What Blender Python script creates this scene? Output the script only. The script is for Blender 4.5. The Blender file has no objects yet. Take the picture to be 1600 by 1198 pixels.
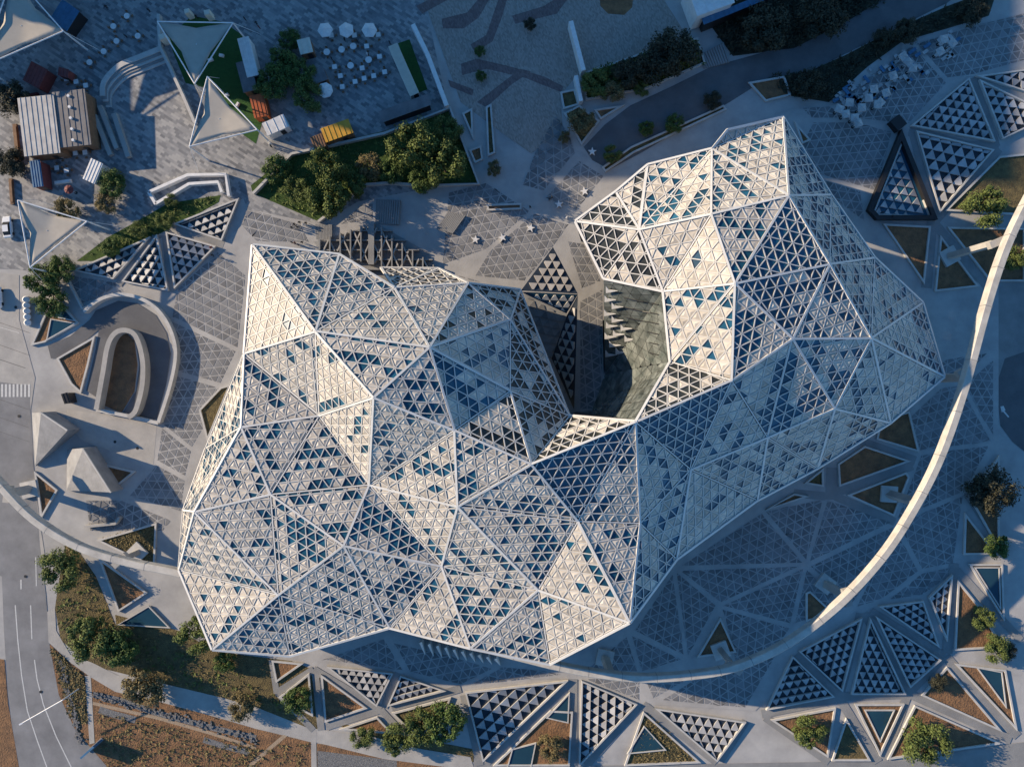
import bpy, bmesh, math, random
from mathutils import Vector, Matrix
from mathutils.geometry import delaunay_2d_cdt
scene = bpy.context.scene
col = scene.collection
R = math.radians
# ---------------------------------------------------------------- camera, sky, sun, exposure
H, S = 150.0, 0.135            # drone height (m), ground metres per photograph pixel
cam_d = bpy.data.cameras.new('camera'); cam = bpy.data.objects.new('camera', cam_d); col.objects.link(cam)
cam.location = (0, 0, H); cam.rotation_euler = (0, 0, 0)
cam_d.sensor_fit = 'HORIZONTAL'; cam_d.angle = 2*math.atan(800*S/H); cam_d.clip_end = 3000
scene.camera = cam
SUN_AZ, SUN_EL = R(18), R(19)  # light travels to the right and slightly down the picture
to_sun = Vector((-math.cos(SUN_AZ)*math.cos(SUN_EL), math.sin(SUN_AZ)*math.cos(SUN_EL), math.sin(SUN_EL)))
w = bpy.data.worlds.new('World'); scene.world = w; w.use_nodes = True
nt = w.node_tree; bg = nt.nodes['Background']
sky = nt.nodes.new('ShaderNodeTexSky'); sky.sky_type = 'NISHITA'; sky.sun_disc = False
sky.sun_elevation = SUN_EL; sky.sun_rotation = math.atan2(to_sun.x, to_sun.y)
sky.air_density = 1.0; sky.dust_density = 0.0; sky.ozone_density = 3.2
hs = nt.nodes.new('ShaderNodeHueSaturation'); hs.inputs['Saturation'].default_value = 1.2
nt.links.new(sky.outputs[0], hs.inputs['Color']); nt.links.new(hs.outputs[0], bg.inputs[0]); bg.inputs[1].default_value = 0.118
sl = bpy.data.lights.new('sun', 'SUN'); sl.energy = 5.0; sl.angle = R(0.5); sl.color = (1.0, 0.80, 0.56)
so = bpy.data.objects.new('sun', sl); col.objects.link(so); so.location = to_sun*200
so.rotation_euler = to_sun.to_track_quat('Z', 'Y').to_euler()
scene.view_settings.view_transform = 'Standard'; scene.view_settings.look = 'None'
scene.view_settings.gamma = 1; scene.view_settings.use_curve_mapping = False
scene.view_settings.exposure = 0.75
rnd = random.Random(7)
# ---------------------------------------------------------------- helpers
def P(x, y, z=0.0):
    k = S*(H-z)/H
    return Vector(((x-800)*k, (599-y)*k, z))
def tag(o, label=None, cat=None, group=None, kind=None):
    if label: o['label'] = label
    if cat: o['category'] = cat
    if group: o['group'] = group
    if kind: o['kind'] = kind
    return o
def mesh(name, vs, fs, mat, parent=None, smooth=False):
    me = bpy.data.meshes.new(name); me.from_pydata([tuple(v) for v in vs], [], fs)
    me.materials.append(mat)
    if smooth: me.polygons.foreach_set('use_smooth', [True]*len(me.polygons))
    return link(name, me, parent)
def link(name, me, parent=None):
    o = bpy.data.objects.new(name, me); col.objects.link(o)
    if parent:
        o.parent = parent; l = Vector((0, 0, 0)); q = parent
        while q: l += q.location; q = q.parent
        o.location = -l                                        # geometry is given in world coordinates
    return o
def empty(name, label, cat, group=None, at=(0, 0, 0)):
    o = bpy.data.objects.new(name, None); col.objects.link(o); o.location = at; o.empty_display_size = .5
    return tag(o, label, cat, group)
class MB:
    def __init__(s): s.v = []; s.f = []
    def add(s, vs, fs):
        n = len(s.v); s.v += [tuple(v) for v in vs]; s.f += [tuple(i+n for i in f) for f in fs]; return s
    def box(s, c, sx, sy, sz, rz=0, base=True):
        ca, sa = math.cos(rz), math.sin(rz); vs = []
        for z in (0, sz) if base else (-sz/2, sz/2):
            for a, b in ((-1, -1), (1, -1), (1, 1), (-1, 1)):
                x, y = a*sx/2, b*sy/2
                vs.append((c[0]+x*ca-y*sa, c[1]+x*sa+y*ca, c[2]+z))
        return s.add(vs, [(3, 2, 1, 0), (4, 5, 6, 7), (0, 1, 5, 4), (1, 2, 6, 5), (2, 3, 7, 6), (3, 0, 4, 7)])
    def bar(s, a, b, w, h, up, lift=0):
        a, b, up = Vector(a), Vector(b), Vector(up); d = (b-a)
        if d.length < 1e-5: return s
        d.normalize(); sd = d.cross(up)
        if sd.length < 1e-5: return s
        sd.normalize(); u = sd.cross(d)*1; u = u if u.dot(up) > 0 else -u
        vs = []
        for p in (a, b):
            p = p+u*lift
            vs += [p-sd*w/2, p+sd*w/2, p+sd*w/2+u*h, p-sd*w/2+u*h]
        return s.add(vs, [(0, 1, 2, 3), (7, 6, 5, 4), (0, 4, 5, 1), (1, 5, 6, 2), (2, 6, 7, 3), (3, 7, 4, 0)])
    def tube(s, a, b, r0, r1=None, n=8):
        a, b = Vector(a), Vector(b); r1 = r0 if r1 is None else r1; d = (b-a).normalized()
        x = d.orthogonal().normalized(); y = d.cross(x); vs = []
        for p, r in ((a, r0), (b, r1)):
            vs += [p+(x*math.cos(2*math.pi*i/n)+y*math.sin(2*math.pi*i/n))*r for i in range(n)]
        return s.add(vs, [(i, (i+1) % n, n+(i+1) % n, n+i) for i in range(n)]+[tuple(range(n-1, -1, -1)), tuple(range(n, 2*n))])
    def prism(s, top, z0, z1=None):
        n = len(top); vs = [(p[0], p[1], z0) for p in top]+[(p[0], p[1], p[2] if z1 is None else z1) for p in top]
        return s.add(vs, [tuple(range(n, 2*n)), tuple(range(n-1, -1, -1))]+[(i, (i+1) % n, n+(i+1) % n, n+i) for i in range(n)])
    def ring(s, outer, inner, z0, z1):
        n = len(outer); vs = []
        for pts, z in ((outer, z0), (outer, z1), (inner, z1), (inner, z0)): vs += [(p[0], p[1], z) for p in pts]
        fs = []
        for i in range(n):
            j = (i+1) % n
            for k in range(3): fs.append((k*n+i, k*n+j, (k+1)*n+j, (k+1)*n+i))
        return s.add(vs, fs)
    def build(s, name, mat, parent=None, smooth=False): return mesh(name, s.v, s.f, mat, parent, smooth)
def ccw(poly):
    a = sum(poly[i][0]*poly[(i+1) % len(poly)][1]-poly[(i+1) % len(poly)][0]*poly[i][1] for i in range(len(poly)))
    return list(poly) if a > 0 else list(poly)[::-1]
def inset(poly, d):
    poly = ccw(poly); n = len(poly); out = []
    for i in range(n):
        a, b, c = (Vector(poly[(i+k-1) % n][:2]) for k in range(3))
        d1, d2 = (b-a).normalized(), (c-b).normalized()
        n1, n2 = Vector((-d1.y, d1.x)), Vector((-d2.y, d2.x))
        m = n1+n2; L = max(m.dot(m), .12)
        out.append(b+m*(2*d/L))
    return out
def clip(poly, conv):
    """Sutherland-Hodgman: 2D poly clipped to a ccw convex polygon"""
    for i in range(len(conv)):
        a, b = conv[i], conv[(i+1) % len(conv)]; ex, ey = b[0]-a[0], b[1]-a[1]; out = []
        for j in range(len(poly)):
            p, q = poly[j], poly[(j+1) % len(poly)]
            dp = ex*(p[1]-a[1])-ey*(p[0]-a[0]); dq = ex*(q[1]-a[1])-ey*(q[0]-a[0])
            if dp >= 0: out.append(p)
            if (dp >= 0) != (dq >= 0):
                t = dp/(dp-dq); out.append((p[0]+(q[0]-p[0])*t, p[1]+(q[1]-p[1])*t))
        poly = out
        if len(poly) < 3: return []
    return poly
def area(p): return abs(sum(p[i][0]*p[(i+1) % len(p)][1]-p[(i+1) % len(p)][0]*p[i][1] for i in range(len(p))))/2
def shrink(poly, k):
    cx = sum(p[0] for p in poly)/len(poly); cy = sum(p[1] for p in poly)/len(poly)
    return [(cx+(p[0]-cx)*k, cy+(p[1]-cy)*k) for p in poly]
def tri_grid(conv, side, ang, org):
    """equilateral triangle cells (row, column, up?) clipped to a convex 2D polygon"""
    ca, sa = math.cos(ang), math.sin(ang); h = side*math.sqrt(3)/2
    loc = [((p[0]-org[0])*ca+(p[1]-org[1])*sa, -(p[0]-org[0])*sa+(p[1]-org[1])*ca) for p in conv]
    x0, x1 = min(p[0] for p in loc), max(p[0] for p in loc); y0, y1 = min(p[1] for p in loc), max(p[1] for p in loc)
    w_ = lambda x, y: (org[0]+x*ca-y*sa, org[1]+x*sa+y*ca)
    for r in range(math.floor(y0/h), math.ceil(y1/h)):
        for c in range(math.floor((x0-r*side/2)/side)-1, math.ceil((x1-r*side/2)/side)+1):
            bx = c*side+r*side/2; by = r*h
            for up, t in ((1, ((bx, by), (bx+side, by), (bx+side/2, by+h))), (0, ((bx+side, by), (bx+side*1.5, by+h), (bx+side/2, by+h)))):
                q = clip([w_(*p) for p in t], conv)
                if q and area(q) > .02*side*side: yield r, c, up, q, len(q) == 3 and area(q) > .42*side*side
def grid_lines(conv, side, ang, org):
    h = side*math.sqrt(3)/2
    for k in range(3):
        a = ang+k*math.pi/3; d = (math.cos(a), math.sin(a)); nrm = (-d[1], d[0])
        ts = [(p[0]-org[0])*nrm[0]+(p[1]-org[1])*nrm[1] for p in conv]
        for i in range(math.ceil(min(ts)/h), math.floor(max(ts)/h)+1):
            o = (org[0]+nrm[0]*i*h, org[1]+nrm[1]*i*h); lo, hi = -1e9, 1e9
            for j in range(len(conv)):
                p, q = conv[j], conv[(j+1) % len(conv)]; ex, ey = q[0]-p[0], q[1]-p[1]
                num = ex*(o[1]-p[1])-ey*(o[0]-p[0]); den = ex*d[1]-ey*d[0]
                if abs(den) < 1e-9:
                    if num < 0: lo, hi = 1, 0
                    continue
                t = -num/den
                if den > 0: lo = max(lo, t)
                else: hi = min(hi, t)
            if hi-lo > .3: yield (o[0]+d[0]*lo, o[1]+d[1]*lo), (o[0]+d[0]*hi, o[1]+d[1]*hi)
def copy_tree(o, parent=None):
    c = o.copy(); col.objects.link(c); c.parent = parent
    for ch in list(o.children): copy_tree(ch, c)
    return c
# ---------------------------------------------------------------- materials
def mat(name, c, rough=.8, c2=None, scale=.5, bump=0, bscale=6, metal=0, island=0, detail=6, spec=.4):
    m = bpy.data.materials.new(name); m.use_nodes = True; N = m.node_tree.nodes; L = m.node_tree.links
    b = N['Principled BSDF']; b.inputs['Roughness'].default_value = rough; b.inputs['Metallic'].default_value = metal
    b.inputs['Specular IOR Level'].default_value = spec
    tc = N.new('ShaderNodeTexCoord')
    no = N.new('ShaderNodeTexNoise'); no.inputs['Scale'].default_value = scale; no.inputs['Detail'].default_value = detail; no.inputs['Roughness'].default_value = .65
    geo = N.new('ShaderNodeNewGeometry'); L.new(geo.outputs['Position'], no.inputs['Vector'])
    cr = N.new('ShaderNodeValToRGB'); c2 = c2 or tuple(x*.72 for x in c)
    cr.color_ramp.elements[0].position = .32; cr.color_ramp.elements[1].position = .68
    cr.color_ramp.elements[0].color = (*c2, 1); cr.color_ramp.elements[1].color = (*c, 1)
    L.new(no.outputs['Fac'], cr.inputs[0]); out = cr.outputs[0]
    if island:
        hs = N.new('ShaderNodeHueSaturation'); mr = N.new('ShaderNodeMapRange')
        mr.inputs['To Min'].default_value = 1-island; mr.inputs['To Max'].default_value = 1+island
        ad = N.new('ShaderNodeMath'); ad.operation = 'ADD'; oi = N.new('ShaderNodeObjectInfo'); fr = N.new('ShaderNodeMath'); fr.operation = 'FRACT'
        L.new(geo.outputs['Random Per Island'], ad.inputs[0]); L.new(oi.outputs['Random'], ad.inputs[1]); L.new(ad.outputs[0], fr.inputs[0])
        L.new(fr.outputs[0], mr.inputs['Value']); L.new(mr.outputs[0], hs.inputs['Value']); L.new(out, hs.inputs['Color']); out = hs.outputs[0]
    L.new(out, b.inputs['Base Color'])
    if bump:
        n2 = N.new('ShaderNodeTexNoise'); n2.inputs['Scale'].default_value = bscale; n2.inputs['Detail'].default_value = 5
        L.new(geo.outputs['Position'], n2.inputs['Vector'])
        bp = N.new('ShaderNodeBump'); bp.inputs['Strength'].default_value = bump; bp.inputs['Distance'].default_value = .3
        L.new(n2.outputs['Fac'], bp.inputs['Height']); L.new(bp.outputs[0], b.inputs['Normal'])
    return m
def brick_mat(name, cols, bw, bh, rot, rough=.8, mortar=.01):
    m = bpy.data.materials.new(name); m.use_nodes = True; N = m.node_tree.nodes; L = m.node_tree.links; b = N['Principled BSDF']
    b.inputs['Roughness'].default_value = rough
    geo = N.new('ShaderNodeNewGeometry'); mp = N.new('ShaderNodeMapping'); mp.inputs['Rotation'].default_value = (0, 0, rot)
    br = N.new('ShaderNodeTexBrick'); br.inputs['Scale'].default_value = 1; br.inputs['Brick Width'].default_value = bw; br.inputs['Row Height'].default_value = bh
    br.inputs['Mortar Size'].default_value = mortar; br.inputs['Color1'].default_value = (0, 0, 0, 1); br.inputs['Color2'].default_value = (1, 1, 1, 1); br.inputs['Mortar'].default_value = (.3, .3, .3, 1)
    no = N.new('ShaderNodeTexNoise'); no.inputs['Scale'].default_value = .12; no.inputs['Detail'].default_value = 5
    mx = N.new('ShaderNodeMix'); mx.data_type = 'FLOAT'; mx.inputs[0].default_value = .45
    cr = N.new('ShaderNodeValToRGB'); e = cr.color_ramp.elements
    e[0].color = (*cols[0], 1); e[0].position = .2; e[1].color = (*cols[-1], 1); e[1].position = .8
    for i, c in enumerate(cols[1:-1]): x = e.new(.2+.6*(i+1)/(len(cols)-1)); x.color = (*c, 1)
    L.new(geo.outputs['Position'], mp.inputs[0]); L.new(mp.outputs[0], br.inputs[0]); L.new(geo.outputs['Position'], no.inputs['Vector'])
    L.new(br.outputs['Color'], mx.inputs[2]); L.new(no.outputs['Fac'], mx.inputs[3]); L.new(mx.outputs[0], cr.inputs[0]); L.new(cr.outputs[0], b.inputs['Base Color'])
    return m
M = dict(
    lattice=mat('white_lattice', (.58, .56, .53), .5, (.47, .455, .43), .3),
    ridge=mat('white_ridge', (.64, .63, .61), .45, (.53, .52, .50), .25),
    panel=mat('white_panel', (.56, .51, .44), .6, (.42, .38, .325), .3, island=.2),
    glass=mat('blue_glass', (.012, .085, .14), .3, (.008, .05, .095), .08, island=.35, spec=.6),
    teal=mat('court_glass', (.20, .215, .20), .1, (.06, .075, .07), .35, island=.35, spec=.7),
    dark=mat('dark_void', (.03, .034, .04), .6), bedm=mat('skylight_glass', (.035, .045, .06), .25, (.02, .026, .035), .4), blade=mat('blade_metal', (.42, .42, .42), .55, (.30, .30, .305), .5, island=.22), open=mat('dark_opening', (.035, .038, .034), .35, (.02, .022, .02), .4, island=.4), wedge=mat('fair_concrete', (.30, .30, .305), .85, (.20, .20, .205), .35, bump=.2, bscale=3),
    concrete=mat('pale_concrete', (.42, .40, .37), .85, (.30, .29, .275), .25, bump=.15),
    concrete2=mat('grey_concrete', (.27, .27, .265), .85, (.19, .19, .19), .2, bump=.15),
    kerb=mat('kerb_stone', (.52, .50, .47), .8, (.40, .39, .37), .6),
    beam=mat('beam_concrete', (.54, .51, .46), .75, (.36, .34, .31), .4, bump=.1),
    paver=mat('grey_paver', (.20, .203, .21), .85, (.145, .148, .155), .2, island=.25),
    paver_far=mat('paver_pale', (.28, .27, .26), .85, (.20, .195, .19), .15, island=.2),
    plaza=mat('plaza_stone', (.42, .41, .395), .85, (.29, .285, .28), .16, bump=.1),
    slate=brick_mat('slate_tiles', [(.12, .125, .135), (.19, .195, .205), (.27, .27, .27), (.34, .335, .325)], 1.1, .55, R(33)),
    tan=brick_mat('tan_paving', [(.22, .185, .16), (.29, .25, .22), (.36, .31, .27)], .5, .25, R(70)),
    band=brick_mat('plum_paving', [(.12, .082, .08), (.16, .112, .108), (.20, .145, .135)], .5, .25, R(70)),
    asphalt=mat('asphalt', (.25, .25, .255), .9, (.16, .16, .165), .18, bump=.2, bscale=14),
    asphalt2=mat('dark_asphalt', (.13, .133, .14), .9, (.09, .092, .10), .25, bump=.2, bscale=14),
    paint=mat('road_paint', (.62, .62, .60), .7, (.45, .45, .44), 3),
    soil=mat('dry_soil', (.27, .145, .07), .95, (.12, .07, .04), .55, bump=.7, bscale=3),
    scrub=mat('dry_scrub', (.17, .13, .055), .95, (.07, .055, .028), .8, bump=.9, bscale=4),
    gravel=mat('grey_gravel', (.27, .27, .27), .95, (.08, .08, .085), 4, bump=.9, bscale=8),
    sandy=mat('sandy_strip', (.38, .29, .20), .95, (.28, .21, .145), 1.5, bump=.3),
    grass=mat('lawn', (.055, .10, .018), .95, (.028, .055, .012), 1.2, bump=.6, bscale=9),
    turf=mat('artificial_turf', (.03, .10, .02), .95, (.02, .065, .015), 1.5, bump=.4, bscale=20),
    water=mat('pool_water', (.02, .06, .085), .04, (.015, .045, .07), .15, spec=.6),
    sail=mat('sail_fabric', (.44, .40, .34), .85, (.38, .345, .295), .4),
    steel=mat('white_steel', (.72, .72, .72), .4, (.62, .62, .63), 1),
    white=mat('white_paint', (.74, .73, .71), .6, (.60, .59, .58), 1.2),
    canvas=mat('cream_canvas', (.66, .61, .51), .85, (.56, .52, .44), 1.2),
    maroon=mat('maroon_cladding', (.20, .055, .05), .7, (.13, .035, .035), 1.2),
    orange=mat('orange_cladding', (.45, .11, .03), .7, (.32, .08, .03), 1),
    yellow=mat('yellow_cladding', (.62, .34, .04), .6, (.50, .26, .03), 1),
    blue=mat('blue_cladding', (.06, .17, .30), .6, (.04, .12, .22), 1),
    timber=mat('timber', (.24, .14, .08), .8, (.15, .085, .05), 1.5),
    sheet=mat('roof_sheet', (.50, .49, .47), .55, (.33, .32, .32), .5),
    greyroof=mat('grey_roof', (.20, .195, .20), .7, (.13, .125, .13), .6),
    black=mat('black_metal', (.02, .02, .022), .5),
    bark=mat('bark', (.13, .09, .06), .95, (.08, .055, .035), 3),
    leaf=mat('olive_leaves', (.12, .15, .035), .8, (.06, .085, .02), .7, island=.4),
    leaf2=mat('green_leaves', (.085, .13, .028), .8, (.045, .08, .018), .7, island=.4),
    leaf3=mat('dry_leaves', (.19, .15, .065), .85, (.11, .09, .04), .7, island=.4),
    leaf4=mat('dark_leaves', (.06, .058, .034), .85, (.022, .025, .016), .7, island=.4),
    cloth=mat('dark_clothes', (.03, .03, .035), .9, (.015, .015, .02), 3),
    carpaint=mat('car_paint', (.72, .73, .74), .25, (.70, .71, .72), 1, spec=.6),
    block_clad=mat('shade_block_cladding', (.36, .35, .34), .6, (.30, .29, .28), .1),
)
# ---------------------------------------------------------------- ground and the setting
SN = [0]
def sheet(name, poly, lvl, m, kind='structure', z=None):
    """flat ground sheet, pixel polygon, each level 12 mm above the one below"""
    SN[0] += 1; z = .012*lvl+.00012*SN[0] if z is None else z
    pts = ccw([P(x, y) for x, y in poly])
    vo, _, fo, _, _, _ = delaunay_2d_cdt([Vector(p[:2]) for p in pts], [], [list(range(len(pts)))], 1, 1e-4)
    fo = [f if (vo[f[1]]-vo[f[0]]).cross(vo[f[2]]-vo[f[0]]) > 0 else f[::-1] for f in fo]
    me = bpy.data.meshes.new(name); me.from_pydata([(v.x, v.y, z) for v in vo], [], fo); me.materials.append(m)
    o = link(name, me)
    if kind: o['kind'] = kind
    return o
gv, gf, GN = [], [], 60
for i in range(GN+1):
    for j in range(GN+1): gv.append((-900+1800*i/GN, -900+1800*j/GN, -.03))
for i in range(GN):
    for j in range(GN): gf.append((i*(GN+1)+j, (i+1)*(GN+1)+j, (i+1)*(GN+1)+j+1, i*(GN+1)+j+1))
mesh('ground', gv, gf, M['plaza'])['kind'] = 'structure'
# upper plaza of slate tiles, paved square with plum bands, upper service road
sheet('pavement', [(-60, -60), (650, -60), (700, 170), (690, 290), (560, 315), (500, 350), (395, 345), (380, 310), (290, 345), (100, 430), (20, 420), (-60, 420)], 1, M['slate'])
sheet('square', [(640, -60), (1000, -60), (1075, 60), (900, 120), (875, 150), (880, 205), (830, 240), (760, 190), (720, 160)], 2, M['tan'])
for b in ([(720, 100), (745, 92), (800, 105), (850, 120), (880, 135), (878, 145), (820, 122), (760, 108), (722, 118)],
          [(690, 30), (730, 20), (755, -10), (770, -10), (748, 28), (725, 45), (692, 45)],
          [(735, 70), (760, 55), (775, 10), (783, -10), (795, -10), (785, 25), (770, 65), (742, 82)],
          [(745, 160), (800, 118), (812, 108), (830, 112), (800, 132), (760, 168)],
          [(800, 25), (850, 10), (880, -10), (890, -5), (870, 22), (805, 38)], [(650, 10), (690, -10), (700, 0), (660, 22)], [(700, 125), (740, 140), (738, 150), (704, 136)]):
    sheet('paving_band', b, 3, M['band'])
sheet('sand_patch', [(905, 110), (915, 60), (920, 0), (935, -60), (1000, -60), (1015, 50), (1010, 80), (960, 105)], 3, M['tan'])
sheet('sand_heap', [(935, -20), (990, -20), (988, 12), (975, 24), (950, 22), (938, 10)], 4, M['soil'])
sheet('service_road', [(912, 230), (945, 195), (985, 165), (1050, 135), (1110, 105), (1200, 80), (1240, 76), (1330, 30), (1400, -15), (1500, -60), (1560, -60), (1480, 5), (1400, 45), (1320, 85), (1265, 112), (1200, 122), (1140, 160), (1060, 205), (1000, 240), (940, 272)], 2, M['asphalt2'])
sheet('embankment', [(1110, 40), (1130, 10), (1300, -60), (1480, -60), (1390, 0), (1330, 30), (1240, 76), (1145, 88)], 1, M['leaf4'])
sheet('embankment', [(1190, 118), (1262, 112), (1320, 87), (1400, 45), (1480, 10), (1560, -20), (1545, 25), (1480, 45), (1410, 65), (1355, 105), (1295, 160), (1235, 150), (1215, 155)], 1, M['leaf4'])
# left hand road with its kerbs and lines
sheet('forecourt', [(-60, 420), (30, 430), (30, 500), (55, 590), (48, 640), (52, 720), (60, 800), (72, 880), (-60, 880)], 1, M['concrete'])
sheet('road', [(-60, 590), (46, 602), (50, 700), (56, 760), (62, 850), (72, 930), (78, 1010), (92, 1085), (118, 1140), (170, 1200), (190, 1260), (40, 1260), (22, 1160), (12, 1080), (6, 980), (3, 900), (-60, 880)], 2, M['asphalt'])
sheet('verge', [(-60, 1020), (7, 1030), (13, 1100), (30, 1198), (45, 1260), (-60, 1260)], 3, M['soil'])
def line(pts, wd, lvl, m=None, name='road_marking'):
    L, R_ = [], []
    for i, p in enumerate(pts):
        a, b = Vector(pts[max(i-1, 0)]), Vector(pts[min(i+1, len(pts)-1)]); d = (b-a).normalized(); nn = Vector((-d.y, d.x))*wd/2
        L.append(tuple(Vector(p)+nn)); R_.append(tuple(Vector(p)-nn))
    o = sheet(name, L+R_[::-1], lvl, m or M['paint']); return o
line([(24, 945), (28, 1000), (34, 1055), (43, 1110), (58, 1155), (76, 1205)], 1.6, 3)
line([(48, 945), (50, 998)], 1.6, 3); line([(54, 1030), (58, 1060), (68, 1100), (88, 1150), (115, 1205)], 1.6, 3)
for x in range(2, 46, 6): sheet('crossing_stripe', [(x, 600), (x+3, 600), (x+3, 620), (x, 620)], 3, M['paint'])
line([(33, 905), (33, 920)], 2, 3); line([(56, 870), (57, 915)], 1.4, 3)
line([(-40, 500), (30, 520)], .8, 2); line([(-5, 560), (40, 575)], .8, 3, M['asphalt2'], 'paving_joint')
# the right hand drop-off road
sheet('drop_off_road', [(1560, 470), (1680, 470), (1680, 760), (1612, 715), (1582, 690), (1563, 665), (1557, 600)], 1, M['asphalt2'])
sheet('pavement', [(1545, 440), (1680, 440), (1680, 560), (1605, 548), (1570, 560), (1557, 600)], 2, M['concrete2'])
sheet('road_arrow', [(1563, 635), (1568, 634), (1571, 641), (1569, 641.5), (1577, 651), (1575, 652), (1567, 643), (1565, 644)], 2, M['paint'])
# paths, soil and gravel along the bottom
sheet('planted_bank', [(105, 835), (150, 900), (180, 975), (330, 1030), (460, 1110), (580, 1150), (740, 1190), (740, 1170), (400, 1104), (250, 1066), (145, 1040), (95, 1000), (86, 950), (90, 920)], 1, M['scrub'])
sheet('planted_bank', [(180, 960), (280, 985), (340, 1018), (455, 1032), (500, 1050), (500, 1150), (400, 1108), (250, 1066), (190, 1040)], 2, M['scrub'])
sheet('open_ground', [(75, 1003), (110, 1035), (145, 1055), (250, 1095), (400, 1138), (490, 1160), (740, 1196), (740, 1260), (180, 1260), (160, 1190), (118, 1140), (92, 1085)], 1, M['soil'])
sheet('path', [(74, 955), (86, 950), (88, 985), (110, 1022), (145, 1035), (185, 1055), (250, 1066), (350, 1090), (400, 1104), (480, 1136), (560, 1147), (600, 1160), (735, 1182), (760, 1260), (700, 1198), (600, 1185), (490, 1158), (400, 1138), (340, 1120), (250, 1096), (180, 1080), (143, 1058), (112, 1036), (76, 1003)], 3, M['concrete'])
sheet('path', [(133, 1055), (142, 1055), (148, 1160), (140, 1162)], 4, M['concrete'])
sheet('path', [(486, 1140), (494, 1140), (496, 1260), (487, 1260)], 4, M['concrete'])
line([(145, 1098), (250, 1122), (330, 1145), (400, 1168)], 5, 2, M['sandy'], 'sandy_path')
line([(455, 1140), (420, 1170), (380, 1205)], 6, 2, M['sandy'], 'sandy_path')
line([(145, 1084), (190, 1094), (240, 1112), (330, 1136), (400, 1152)], 9, 3, M['gravel'], 'gravel_strip')
line([(155, 1108), (180, 1116), (212, 1124)], 11, 3, M['gravel'], 'gravel_strip'); line([(318, 1155), (350, 1165), (390, 1175)], 9, 3, M['gravel'], 'gravel_strip')
sheet('gravel_strip', [(496, 1172), (560, 1180), (620, 1188), (620, 1260), (497, 1260)], 2, M['gravel'])
sheet('path', [(1485, 1175), (1590, 1160), (1680, 1150), (1680, 1260), (1480, 1260)], 2, M['concrete2'])
sheet('path', [(740, 1190), (900, 1196), (1485, 1186), (1485, 1260), (740, 1260)], 1, M['concrete2'])
# lawns
sheet('lawn', [(120, 408), (170, 370), (225, 340), (262, 318), (300, 312), (345, 305), (342, 316), (290, 345), (240, 370), (150, 408)], 3, M['grass'])
sheet('lawn', [(262, 60), (300, 25), (350, 35), (385, 60), (398, 120), (410, 190), (400, 225), (372, 205), (330, 140), (290, 130)], 3, M['turf'])
sheet('lawn', [(392, 290), (455, 240), (600, 205), (700, 172), (747, 285), (660, 288), (565, 290), (495, 345), (395, 302)], 3, M['grass'])
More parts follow.
